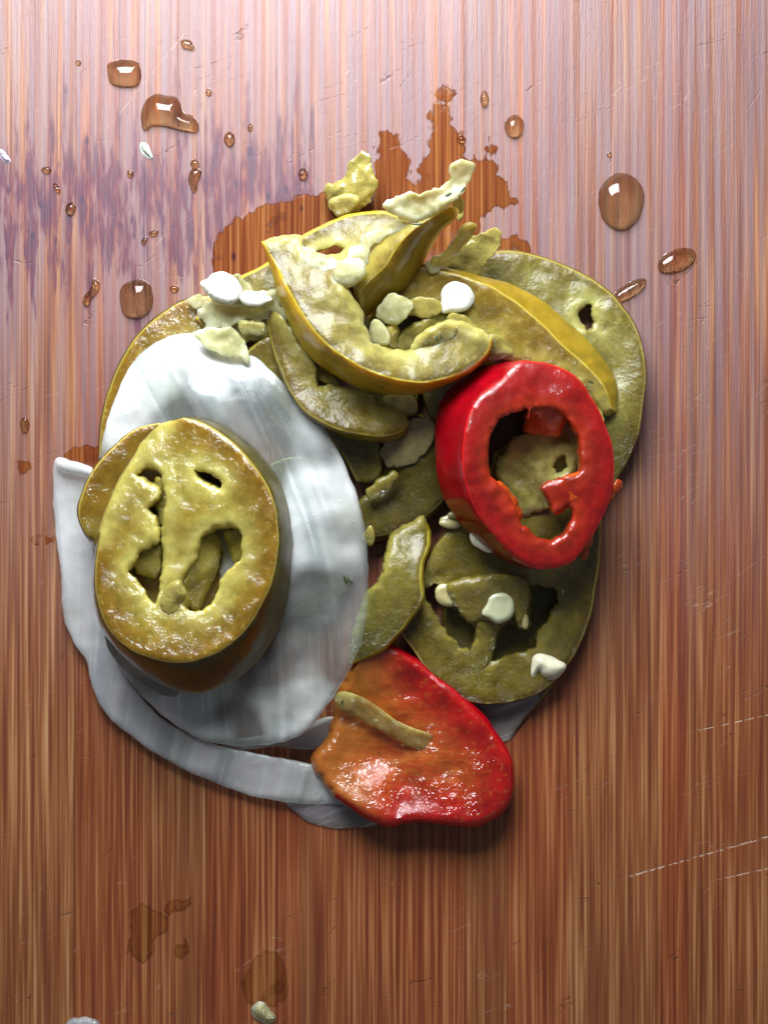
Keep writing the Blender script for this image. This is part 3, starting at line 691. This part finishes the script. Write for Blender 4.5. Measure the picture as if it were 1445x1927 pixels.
# ------------------------------------------------------------------ jalapeno pair on the onion
jal([('skin', [(300, 795, 138, 8, 6, 30), (256, 808, 140, 4, 2, 30), (213, 842, 138, 0, 2, 30), (182, 877, 134, 0, 2, 30), (160, 917, 130, 0, 2, 30), (149, 957, 126, 0, 4, 30), (153, 988, 122, 2, 6, 30), (168, 1012, 118, 4, 8, 30)]),
     ('jag', [(168, 1012, 118, 4, 8, 30), (186, 1030, 112, 2, 6, 26), (240, 1110, 100, 0, 0, 16), (300, 1150, 98, 0, 0, 16), (465, 1130, 104, 0, 0, 16), (512, 1020, 108, 0, 0, 16), (490, 890, 112, 0, 0, 16), (380, 830, 116, 0, 0, 20)])], 'ochre2',
    'lower ochre slice peeping out at the left under the big round slice on the onion', t=26, jag=4, lump=3)
wl = lambda wx, wy, wd: (wx, wy, wd)
jal([('skin', [(345, 786, 160, 14, 2, 70), (374, 793, 166, 20, -3, 74), (405, 808, 172, 24, -4, 76), (438, 832, 178, 26, -4, 78), (467, 862, 184, 28, -4, 80), (493, 897, 188, 30, -4, 80), (513, 937, 190, 31, 0, 80), (522, 980, 192, 32, 4, 80), (523, 1032, 194, 32, 8, 80),
               (514, 1085, 196, 34, 18, 80), (492, 1139, 198, 36, 30, 80), (461, 1187, 200, 36, 42, 80), (417, 1223, 200, 30, 52, 80), (368, 1243, 200, 16, 60, 80), (328, 1247, 198, 6, 52, 78), (284, 1238, 194, 4, 42, 76), (244, 1221, 188, 2, 30, 72), (208, 1188, 180, 0, 20, 68),
               (190, 1152, 174, -4, 20, 64), (181, 1108, 168, -2, 8, 60), (181, 1059, 162, 0, 2, 56), (188, 1001, 156, 2, 0, 50)]),
     ('cut', [(188, 1001, 156, 2, 0, 50), (203, 956, 154, 2, 0, 44), (222, 915, 152, 2, 0, 40), (249, 868, 150, 2, 0, 36), (272, 830, 146, 2, 0, 30), (302, 800, 144, 2, 0, 30)])], 'ochre',
    'biggest thick ochre green slice with four torn holes on top of the white onion', t=60, jag=3.0, lump=4, rough=2.5, bulge=4, round_=6, s=6, holeoff=0.4,
    zpts=[(330, 980, 172), (345, 1060, 170), (400, 950, 178), (260, 980, 165)],
    holes=[[(257, 893), (279, 877), (297, 882), (308, 908), (312, 935), (309, 965), (307, 1000), (309, 1040), (307, 1080), (301, 1110), (292, 1136), (274, 1118), (257, 1092), (244, 1077), (251, 1060), (262, 1040), (282, 1030), (297, 1022),
            (300, 1004), (296, 985), (283, 968), (278, 955), (291, 943), (301, 930), (295, 916), (274, 905)],
           [(366, 884), (381, 888), (399, 893), (414, 902), (416, 917), (394, 914), (376, 902)],
           [(386, 1001), (417, 990), (448, 996), (456, 1023), (452, 1054), (434, 1068), (417, 1090), (408, 1116), (390, 1143), (363, 1150), (348, 1140), (351, 1118), (343, 1098), (356, 1075), (366, 1050), (374, 1025)]])
# tongue of placenta standing in the gap
piece('membrane', [('jag', [(300, 1140, 176), (308, 1120, 182), (322, 1100, 188), (336, 1094, 190), (346, 1104, 188), (350, 1122, 184), (340, 1138, 178), (345, 1150, 172), (320, 1165, 176)])], M['pale2'], t=24, dome=8, domew=8, s=4, jag=2,
      parent=bpy.data.objects[ [o.name for o in scene.objects if o.name.startswith('jalapeno_slice')][-1] ])
big_slice = bpy.data.objects[[o.name for o in scene.objects if o.name.startswith('jalapeno_slice')][-1]]
piece('membrane', [('jag', [(342, 1110, 164), (352, 1080, 166), (364, 1048, 166), (378, 1016, 160), (396, 1004, 150), (410, 1012, 138), (414, 1040, 130), (404, 1078, 128), (392, 1112, 130), (370, 1142, 136), (350, 1136, 150)])], M['pocket'], t=14, rough=6, jag=4, s=5, parent=big_slice)
piece('membrane', [('jag', [(250, 1062, 150), (268, 1036, 150), (298, 1026, 152), (304, 1050, 146), (296, 1084, 136), (280, 1082, 132), (262, 1078, 140)])], M['pocket'], t=12, rough=6, jag=4, s=5, parent=big_slice)
piece('membrane', [('jag', [(296, 900, 150), (308, 912, 148), (314, 950, 146), (308, 985, 144), (298, 968, 140), (294, 930, 140)])], M['pocket'], t=12, rough=5, jag=3, s=5, parent=big_slice)
piece('membrane', [('jag', [(424, 1000, 158), (450, 996, 158), (462, 1022, 156), (456, 1054, 154), (444, 1060, 140), (434, 1030, 136), (424, 1014, 142)])], M['pocket'], t=12, rough=5, jag=4, s=5, parent=big_slice)
# silvery grey strip along the lower left edge of the big slice
piece('silvery_strip', [('cut', [(200, 1196, 96), (212, 1196, 100), (240, 1232, 104), (290, 1262, 108), (330, 1280, 108), (330, 1308, 90), (290, 1298, 86), (248, 1270, 84), (218, 1236, 86)])], M['silverstrip'], t=6, round_=2,
      label='thin silvery strip curling under the big round slice', cat='skin')

# ------------------------------------------------------------------ middle and top of the pile
jal([('skin', [(370, 600, 60), (400, 560, 64), (450, 525, 60), (500, 498, 66), (560, 452, 76), (609, 424, 82), (659, 406, 88), (705, 399, 92), (740, 404, 96), (765, 420, 104)]),
     ('jag', [(765, 420, 118), (755, 436, 118), (725, 450, 116), (700, 458, 114), (680, 470, 112), (670, 500, 110), (640, 560, 100), (560, 620, 84), (480, 640, 76), (420, 650, 66)])], 'wetface',
    'wet grey green slice spread at the back of the pile under the folded ones', t=28, rough=4, lump=8,
    holes=[[(596, 474), (628, 464), (650, 468), (632, 482), (606, 488)]])
jal([('jag', [(372, 585, 84), (400, 560, 96), (440, 556, 100), (480, 552, 104), (520, 545, 104), (528, 570, 100), (545, 600, 96), (520, 600, 92), (490, 602, 90), (450, 608, 88), (420, 618, 84), (395, 620, 80), (385, 605, 78)])], 'pale',
    'pale yellow torn membrane above the top of the white onion', t=7, rough=9, wavy=10, dome=0, jag=6, s=5)
jal([('jag', [(362, 628, 100), (390, 618, 104), (430, 616, 106), (450, 630, 108), (462, 648, 106), (466, 680, 104), (440, 672, 104), (400, 660, 104)])], 'pale',
    'white wet shred of membrane lying on the onion top', t=6, rough=9, dome=0, jag=3, s=5)
jal([('skin', [(440, 700, 76), (470, 660, 84), (500, 636, 86), (530, 640, 84)]), ('jag', [(530, 640, 84), (560, 700, 78), (600, 780, 72), (560, 790, 70), (500, 730, 72)])], 'olive',
    'small wet slice wedged between the onion and the front crescent', t=34)
jal([('skin', [(503, 580, 84, 4, 8, 20), (505, 617, 94, 6, 6, 28), (518, 667, 106, 0, 8, 34), (539, 721, 122, 0, 8, 34), (568, 767, 134, 2, 8, 34), (609, 796, 140, 4, 9, 34), (659, 814, 138, 4, 12, 34), (713, 821, 130, 4, 12, 34), (755, 812, 112, 4, 12, 34), (771, 794, 108, 6, 8, 34)]),
     ('jag', [(771, 794, 108, 6, 8, 34), (746, 775, 110), (713, 767, 114), (700, 750, 114), (667, 733, 116), (626, 727, 116), (597, 725, 116), (592, 696, 116), (584, 667, 116), (563, 646, 116), (543, 613, 114), (526, 592, 112)])], 'olive',
    'olive crescent slice just below the big golden skinned crescent', t=30, rough=3)
jal([('skin', [(850, 388, 214, 8, 20, 60), (812, 410, 208, 18, 28, 80), (775, 434, 200, 34, 36, 90), (745, 468, 192, 44, 44, 96), (725, 501, 186, 44, 44, 96), (700, 525, 178, 34, 44, 92), (676, 551, 168, 14, 48, 80)]),
     ('jag', [(676, 551, 168, 14, 48, 80), (672, 520, 166, 0, 10, 40), (686, 490, 166, 0, 0, 30), (700, 470, 170, 0, 0, 30), (730, 446, 178, 0, 0, 30), (770, 424, 190, 0, 0, 30), (815, 396, 204, 0, 0, 30)])], 'golden',
    'upright brown skinned strip leaning behind the big crescent, skin side out', t=40, bulge=9, rough=3)
jal([('jag', [(722, 384, 200), (736, 371, 206), (775, 365, 212), (813, 358, 218), (840, 345, 222), (849, 326, 226), (851, 309, 232), (870, 302, 236), (890, 309, 236), (884, 335, 230), (870, 360, 222), (846, 384, 214), (817, 404, 208), (792, 416, 200), (765, 412, 196), (738, 402, 196)])], 'pale',
    'pale yellow curl of membrane raised at the very top of the pile', t=7, rough=10, wavy=12, dome=0, jag=4.5, s=5)
jal([('jag', [(676, 462, 168), (692, 440, 172), (730, 420, 180), (760, 412, 186), (762, 432, 186), (728, 444, 180), (700, 462, 176), (692, 480, 174), (700, 500, 172), (676, 492, 172), (652, 486, 170), (660, 470, 170)])], 'pale',
    'thin pale bridge of membrane across the dark gap near the top', t=6, rough=6, s=5, jag=4)
jal([('jag', [(844, 470, 140), (862, 440, 150), (884, 420, 156), (896, 430, 150), (870, 462, 140), (840, 494, 132), (812, 502, 128), (818, 488, 132)])], 'golden', 'torn golden edge of skin hanging right of the upright strip', t=10, s=5)
jal([('skin', [(493, 455, 140, 6, 6, 20), (520, 500, 156, -10, 8, 40), (534, 530, 168, -14, 16, 50), (555, 567, 182, -18, 24, 64), (580, 609, 194, -22, 28, 74), (612, 645, 204, -25, 30, 80), (651, 675, 210, -24, 30, 84), (692, 696, 210, -21, 32, 84), (734, 711, 206, -14, 30, 84), (775, 719, 198, -8, 25, 80),
               (808, 719, 190, -4, 20, 74), (850, 708, 178, -2, 12, 64), (892, 688, 164, 0, 8, 50), (916, 663, 154, 0, 4, 40), (924, 636, 150, 0, 2, 30)]),
     ('jag', [(924, 636, 150, 0, 2, 30), (900, 622, 152), (870, 608, 154), (845, 604, 156), (825, 612, 156), (796, 630, 156), (775, 655, 158), (755, 663, 160), (721, 655, 164), (694, 643, 168), (688, 617, 172), (676, 588, 178), (659, 559, 182), (647, 535, 184), (660, 520, 172),
              (684, 512, 170), (680, 496, 166), (655, 488, 162), (630, 484, 158), (600, 480, 154), (582, 478, 150), (568, 466, 146), (562, 448, 140), (534, 446, 138), (510, 450, 138)])], 'wetface',
    'big glistening crescent slice with a bright golden skin edge in the middle of the pile', t=26, bulge=4, rough=4, lump=8, s=6,
    zpts=[(600, 540, 178), (780, 690, 188), (700, 660, 196)])
piece('membrane', [('jag', [(640, 500, 194), (660, 486, 198), (682, 494, 198), (686, 512, 196), (676, 528, 192), (656, 536, 188), (636, 530, 186), (630, 512, 190)])], M['pale'], t=12, dome=6, s=5,
      parent=bpy.data.objects[ [o.name for o in scene.objects if o.name.startswith('jalapeno_slice')][-1] ])
# flap with cavity at the right end of the crescent
jal([('jag', [(775, 655, 162), (790, 632, 170), (815, 616, 176), (840, 608, 176), (858, 614, 172), (850, 636, 166), (838, 660, 162), (812, 676, 160), (786, 672, 160)])], 'wetface',
    'crumpled wet flap inside the right end of the big crescent', t=14, dome=6, rough=6, s=5)
# long strip on the right
jal([('skin', [(760, 520, 106, 0, 0, 20), (778, 503, 110, 0, 0, 20), (828, 509, 118, 6, -2, 24), (886, 525, 122, 24, 0, 36), (933, 544, 122, 44, -2, 46), (979, 575, 120, 48, -4, 50), (1022, 612, 116, 44, -8, 54), (1060, 650, 112, 46, -10, 54), (1107, 691, 104, 36, -6, 54), (1138, 730, 96, 26, 2, 50), (1150, 768, 88, 10, 8, 44)]),
     ('jag', [(1150, 768, 88, 10, 8, 44), (1136, 776, 86), (1118, 752, 92), (1088, 722, 98), (1049, 698, 104), (991, 680, 108), (948, 672, 108), (933, 652, 108), (926, 637, 108), (886, 628, 108), (863, 606, 108), (836, 592, 106), (800, 580, 104), (750, 590, 100), (700, 600, 90), (720, 560, 98)])], 'golden',
    'long golden strip slice sweeping right under the white seed towards the red ring', t=24, bulge=7, rough=4, lump=6, zpts=[(900, 580, 116)])
jal([('jag', [(905, 668, 96), (935, 655, 100), (975, 668, 104), (1020, 678, 100), (1070, 702, 96), (1110, 736, 90), (1132, 775, 86), (1130, 806, 80), (1100, 790, 78), (1060, 740, 78), (1000, 700, 80), (940, 694, 84), (896, 692, 88)])], 'pale3',
    'pale inner flesh band showing along the top of the red ring', t=20, rough=4)
jal([('jag', [(824, 492, 84), (850, 466, 92), (888, 446, 100), (920, 434, 106), (942, 436, 108), (940, 462, 104), (926, 484, 96), (905, 500, 90), (885, 520, 84), (850, 514, 84)])], 'pale2',
    'yellow green torn wedge sticking up behind the large right slice', t=16, rough=7, jag=5)
# chunks in the cavity
jal([('jag', [(714, 576, 140), (730, 556, 150), (752, 554, 154), (778, 570, 150), (772, 588, 146), (758, 604, 140), (746, 612, 134), (722, 604, 130), (706, 596, 130)])], 'pale', 'bright yellow lump of membrane in the hollow beside the white seed', t=34, dome=4, s=5)
jal([('jag', [(772, 566, 130), (800, 560, 132), (826, 568, 132), (828, 586, 128), (806, 598, 124), (780, 594, 124), (764, 588, 124)])], 'pale2', 'dull yellow flap between the bright lump and the white seed', t=20, s=5)
jal([('cut', [(700, 606, 140), (712, 602, 146), (726, 616, 148), (734, 636, 146), (728, 650, 140), (706, 648, 136), (694, 640, 134)])], 'pale', 'small white glinting chip inside the curve of the big crescent', t=24, s=4, dome=2)
jal([('jag', [(840, 600, 126), (856, 588, 130), (880, 600, 126), (900, 620, 120), (880, 626, 118), (858, 616, 120)])], 'pale2', 'thin curled lip of flesh below the white seed', t=10, s=4)
jal([('cut', [(722, 748, 92), (760, 742, 96), (782, 752, 94), (784, 776, 86), (760, 784, 84), (735, 776, 86)])], 'pale2', 'small yellow scrap tucked beneath the big crescent', t=24, s=5)
jal([('jag', [(770, 792, 96), (800, 786, 98), (818, 800, 92), (814, 830, 84), (796, 856, 78), (768, 876, 72), (730, 876, 70), (716, 850, 72), (730, 830, 80), (760, 822, 88)])], 'pale4', 'dull pinkish green chunk left of the red ring', t=30, s=6, dome=2)
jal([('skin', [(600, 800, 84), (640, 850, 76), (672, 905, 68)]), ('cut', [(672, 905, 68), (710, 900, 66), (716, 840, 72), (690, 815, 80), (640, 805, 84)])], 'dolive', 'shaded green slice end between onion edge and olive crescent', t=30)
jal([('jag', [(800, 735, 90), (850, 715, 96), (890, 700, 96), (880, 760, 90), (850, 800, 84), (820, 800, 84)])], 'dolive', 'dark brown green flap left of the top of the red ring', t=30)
# strip lower centre
jal([('skin', [(806, 1000, 64), (805, 1028, 78), (794, 1062, 92), (792, 1096, 100), (794, 1128, 98), (778, 1154, 94), (750, 1190, 88), (722, 1218, 80), (692, 1234, 72), (660, 1248, 66)]),
     ('jag', [(660, 1248, 66), (664, 1200, 78), (690, 1120, 92), (716, 1096, 96), (728, 1050, 88), (735, 1015, 72), (750, 1000, 66), (775, 985, 62), (796, 972, 60)])], 'wetface3',
    'bent green strip hanging down between the onion and the lower right slice', t=34, rough=4, bulge=5)
jal([('jag', [(684, 1010, 70), (698, 990, 72), (706, 1014, 70), (700, 1026, 66), (688, 1026, 64)])], 'pale2', 'tiny yellow scrap at the right edge of the onion', t=12, s=4)
# scrap above the pile
jal([('jag', [(612, 352, 40), (622, 346, 46), (640, 340, 52), (652, 322, 60), (660, 305, 66), (680, 284, 72), (698, 300, 74), (706, 326, 72), (704, 360, 64), (690, 386, 54), (665, 402, 46), (640, 410, 40), (622, 392, 36), (610, 372, 36)])], 'pale2',
    'loose yellow folded scrap lying apart above the pile', t=30, rough=11, dome=0, s=5, jag=5)
jal([('cut', [(622, 380, 62), (640, 370, 66), (664, 368, 70), (674, 378, 68), (660, 396, 60), (640, 406, 54), (630, 398, 54)])], 'wetface', 'small wet silvery flap on the loose scrap above the pile', t=8, s=4)
jal([('jag', [(856, 398, 60), (866, 386, 62), (870, 404, 60), (862, 418, 56)])], 'pale2', 'tiny clear crumb right of the upright strip', t=20, s=4)
jal([('jag', [(800, 496, 126), (812, 490, 128), (822, 498, 126), (824, 510, 122), (808, 512, 122)])], 'pale', 'small pale bead of flesh at the start of the long golden strip', t=12, s=4, dome=2)

jal([('jag', [(938, 872, 78), (958, 838, 82), (990, 815, 84), (1030, 812, 84), (1062, 792, 82), (1086, 822, 80), (1092, 860, 78), (1070, 900, 74), (1050, 930, 72), (1010, 965, 66), (970, 970, 62), (944, 930, 68)])], 'wetface2',
    'pale lumpy flesh seen through the hole of the red ring', t=26, rough=11, dome=2, jag=5, holes=[[(1040, 868), (1062, 858), (1066, 880), (1046, 890)]])
# ------------------------------------------------------------------ red pepper ring
ring = piece('red_chili_ring', [('skin', [(973, 681, 150, -30, 2, 60), (944, 713, 168, -52, -18, 69), (916, 735, 178, -62, -12, 72), (891, 762, 186, -62, -8, 74), (877, 800, 190, -57, 0, 76), (870, 848, 190, -51, 6, 76), (872, 893, 188, -48, 8, 76), (884, 935, 184, -46, 8, 74),
        (902, 972, 178, -40, 8, 72), (930, 1008, 172, -32, 8, 69), (960, 1042, 164, -22, 6, 66), (994, 1066, 156, -10, 3, 61), (1021, 1071, 150, -14, -6, 57), (1049, 1068, 146, -18, -12, 54), (1077, 1056, 142, -20, -14, 53), (1100, 1030, 138, -22, -14, 51), (1120, 998, 136, -24, -12, 50), (1140, 959, 134, -26, -8, 50),
        (1151, 917, 134, -28, -4, 50), (1155, 870, 134, -30, 0, 50), (1150, 832, 134, -30, 2, 50), (1140, 805, 134, -28, 4, 50), (1127, 773, 134, -26, 6, 50), (1110, 743, 136, -22, 8, 50), (1091, 715, 138, -18, 10, 51), (1066, 696, 140, -18, 10, 53), (1035, 685, 142, -20, 8, 54), (1003, 680, 146, -24, 6, 57)])], M['red'],
      t=90, round_=7, bulge=2.5, rough=2.5, jag=2.5, holeoff=0.25, s=6, lump=6,
      holes=[[(936, 796), (950, 782), (972, 776), (992, 770), (994, 790), (1000, 770), (1030, 768), (1056, 776), (1064, 786), (1077, 800), (1087, 823), (1093, 854), (1094, 885), (1078, 898), (1052, 902), (1022, 917), (1028, 932), (1037, 948), (1044, 964), (1066, 952), (1078, 966),
              (1074, 990), (1060, 1006), (1038, 1018), (1014, 1012), (992, 996), (977, 978), (964, 946), (950, 925), (934, 906), (922, 892), (919, 854), (922, 822)]],
      label='bright red chili ring on top of the right side of the pile', cat='red chili')
piece('membrane', [('jag', [(992, 768, 140), (1020, 764, 142), (1050, 764, 140), (1062, 778, 134), (1060, 796, 118), (1050, 815, 104), (1020, 816, 100), (990, 810, 100), (990, 788, 120)])], M['orange'], t=12, parent=ring, dome=2, s=5)
piece('membrane', [('jag', [(1022, 917, 146), (1042, 906, 150), (1070, 896, 150), (1092, 892, 144), (1096, 940, 140), (1070, 952, 144), (1044, 965, 140), (1034, 940, 142)])], M['orange'], t=20, parent=ring, dome=4, s=5, rough=4)
piece('membrane', [('jag', [(936, 908, 168), (952, 916, 160), (966, 938, 152), (978, 964, 144), (974, 980, 140), (955, 970, 150), (938, 940, 162)])], M['orange'], t=30, parent=ring, dome=3, s=5, rough=3)
piece('torn_skin', [('jag', [(1135, 945, 126), (1150, 925, 124), (1160, 904, 120), (1167, 912, 116), (1158, 928, 116), (1146, 945, 118)])], M['orange'], t=8, parent=ring, s=4)
piece('torn_skin', [('jag', [(1096, 1030, 116), (1110, 1008, 120), (1114, 1016, 112), (1104, 1040, 104), (1098, 1048, 100)])], M['orange'], t=8, parent=ring, s=4)
seed(908, 1021, 28, 11, 104, 'flat pale seed stuck under the lower left rim of the red ring', 0.62, 5, 'seed')

# red pepper wedge
wedge = piece('red_chili_wedge', [('skin', [(692, 1226, 62), (731, 1219, 64), (783, 1246, 62), (815, 1272, 62), (848, 1297, 62), (876, 1322, 62), (905, 1349, 60), (935, 1390, 60), (955, 1425, 60), (961, 1458, 61), (957, 1495, 63), (940, 1526, 66), (905, 1547, 70), (875, 1550, 74), (828, 1544, 75), (795, 1541, 75),
        (763, 1543, 73), (735, 1549, 72), (712, 1543, 70), (690, 1534, 68), (660, 1514, 63), (632, 1494, 58)]),
      ('jag', [(632, 1494, 58), (600, 1453, 46), (591, 1427, 42), (613, 1401, 44), (630, 1360, 44), (640, 1310, 44), (655, 1271, 52)])], M['redin'], t=30, round_=12, bulge=7, rough=5, jag=2.5, s=7,
      zpts=[(760, 1400, 36), (690, 1425, 32), (700, 1475, 52), (820, 1440, 54), (780, 1310, 44), (740, 1515, 58), (800, 1515, 60), (880, 1500, 64)],
      label='red and orange chili wedge with its inside up at the bottom of the pile', cat='red chili')
piece('membrane', [('cut', [(630, 1318, 66), (638, 1302, 68), (660, 1303, 70), (695, 1320, 68), (730, 1345, 66), (765, 1366, 62), (808, 1380, 54), (826, 1396, 48), (818, 1412, 46), (785, 1412, 46), (745, 1392, 50), (705, 1368, 54), (665, 1346, 58), (640, 1336, 60)])], M['rib'], t=9, round_=3, bulge=0, parent=wedge,
      dome=1, domew=12, s=5, rough=3)

jal([('jag', [(394, 560, 112), (402, 530, 118), (425, 514, 122), (450, 520, 122), (476, 545, 118), (508, 552, 112), (506, 574, 108), (470, 578, 108), (430, 572, 108)])], 'pale',
    'ragged bright shred of membrane holding the two glaring seeds', t=7, rough=8, jag=6, s=5)
jal([('jag', [(350, 566, 58), (372, 556, 64), (392, 560, 68), (384, 574, 66), (360, 576, 60)])], 'pale', 'small frosty tear at the top of the flat left slice', t=6, rough=5, jag=4, s=4)
jal([('jag', [(452, 610, 100), (476, 606, 104), (496, 612, 102), (488, 626, 98), (470, 630, 98), (456, 628, 98)])], 'wetface', 'glassy little shred between the onion top and the front crescent', t=6, rough=6, jag=5, s=4)
jal([('jag', [(560, 470, 150), (590, 474, 156), (622, 486, 162), (640, 505, 168), (620, 516, 172), (590, 506, 168), (566, 492, 160)])], 'pale', 'bright torn film of membrane on the upper face of the big crescent', t=6, rough=7, jag=6, s=5)
jal([('jag', [(846, 336, 210), (858, 340, 212), (870, 380, 150), (866, 400, 120), (856, 392, 130), (850, 366, 180)])], 'pale2', 'thin stem of flesh under the raised pale curl', t=12, rough=3, s=5)
jal([('jag', [(744, 640, 112), (770, 618, 118), (800, 600, 122), (832, 590, 120), (846, 602, 116), (820, 622, 114), (796, 648, 112), (770, 664, 108), (750, 662, 106)])], 'olive', 'dim olive flap curling down inside the hollow of the big crescent', t=12, rough=6, s=5)
jal([('jag', [(722, 650, 116), (728, 618, 124), (744, 612, 124), (746, 640, 118), (740, 662, 112)])], 'golden', 'narrow brown flap standing beside the glinting chip', t=12, rough=4, s=4)
jal([('jag', [(905, 640, 124), (930, 634, 124), (948, 648, 120), (966, 668, 114), (930, 676, 108), (900, 690, 104), (884, 694, 102), (896, 670, 112)])], 'olive', 'torn olive edge in the notch above the red ring', t=10, rough=5, s=5)
jal([('skin', [(576, 690, 88), (598, 712, 92), (640, 730, 94)]), ('jag', [(640, 730, 94), (620, 700, 90), (596, 668, 84), (580, 676, 84)])], 'golden', 'thin brown skin edge showing between the two crescents', t=14, s=5)
jal([('jag', [(690, 925, 84), (712, 906, 88), (740, 890, 86), (744, 902, 84), (722, 926, 82), (700, 940, 80)])], 'olive', 'ragged green lip on the dark shaded slice', t=10, rough=4, s=5)
# ------------------------------------------------------------------ seeds and herb flecks
seed(860, 559, 30, 28, 128, 'round bright white seed on the long golden strip', 0.4, 7, 'seedw', beak=2.3)
seed(422, 542, 34, 26, 122, 'large glaring white seed at the upper left of the pile', 0.5, 7, 'seedw', beak=3.4)
seed(477, 562, 26, 13, 122, 'smaller flat white seed right of the glaring one', 0.1, 5, 'seedw', beak=0.1)
piece('yellow_scrap', [('jag', [(474, 1896, 6), (486, 1886, 8), (500, 1892, 8), (518, 1912, 8), (508, 1925, 6), (488, 1918, 6), (478, 1908, 6)])], M['pale'], t=5, dome=12, domew=10, s=4,
      label='small yellow glistening scrap at the bottom edge of the board', cat='scrap')
piece('onion_scrap', [('jag', [(134, 1921, 4), (156, 1917, 6), (178, 1920, 4), (184, 1940, 4), (150, 1945, 4), (130, 1938, 4)])], M['onion2'], t=3, dome=6, s=4,
      label='small pale scrap cut off by the bottom left edge of the picture', cat='onion')
piece('onion_flake', [('jag', [(266, 276, 3), (272, 273, 4), (286, 291, 4), (284, 297, 3), (274, 291, 3)])], M['speck'], t=2, dome=4, domew=4, s=3,
      label='tiny pale green flake on the purple stain below the ragged splash', cat='flake')
piece('clear_film_scrap', [('cut', [(0, 284, 3), (8, 288, 3), (20, 304, 3), (14, 306, 3), (4, 296, 3)])], M['speck2'], t=2, dome=2, domew=4, s=3,
      label='thin clear scrap at the left edge of the picture on the stain', cat='scrap')
def herb(x, y, L, ang, z, label):
    dx, dy = math.cos(ang) * L / 2, math.sin(ang) * L / 2; nx, ny = -math.sin(ang) * 1.6, math.cos(ang) * 1.6
    cxm, cym = x + nx * .8, y + ny * .8
    piece('herb_fleck', [('cut', [(x - dx - nx * .4, y - dy - ny * .4, z), (cxm - nx, cym - ny, z), (x + dx - nx * .4, y + dy - ny * .4, z), (x + dx + nx, y + dy + ny, z), (cxm + nx, cym + ny, z), (x - dx + nx, y - dy + ny, z)])],
          M['herb'], t=2, round_=1, rough=0.1, bulge=0.3, s=4, label=label, cat='herb fleck', group='dark green herb flecks on the food')
herb(651, 1090, 15, 1.2, 128, 'left of two tiny dill flecks on the right of the onion')
herb(659, 1092, 15, 0.9, 128, 'right of two tiny dill flecks on the right of the onion')
herb(784, 421, 18, 0.0, 206, 'dark dill sliver at the foot of the pale top curl')
herb(870, 357, 14, -1.0, 240, 'dark dill sliver on the upper part of the pale curl')
herb(843, 366, 12, -0.5, 236, 'faint dill sliver on the middle of the pale curl')
herb(773, 800, 20, 1.57, 112, 'upright dark dill sliver at the tip of the olive crescent')
herb(831, 633, 10, 1.0, 184, 'short dill fleck on the crumpled flap')
herb(822, 637, 9, 1.3, 184, 'shorter dill fleck left of the other on the crumpled flap')
herb(719, 727, 6, 0.2, 166, 'dill dot on the golden skin edge of the big crescent')
herb(1112, 718, 10, 0.4, 112, 'curled dill fleck on the pale band beside the red ring')
herb(645, 1322, 9, 1.8, 86, 'dark speck on the rounded end of the membrane in the red wedge')
piece('black_peppercorn_crumb', [('cut', ell(828, 1402, 4, 4, 50, n=8))], M['herb'], t=4, dome=4, domew=3, s=3, label='tiny dark round crumb on the red wedge', cat='crumb')
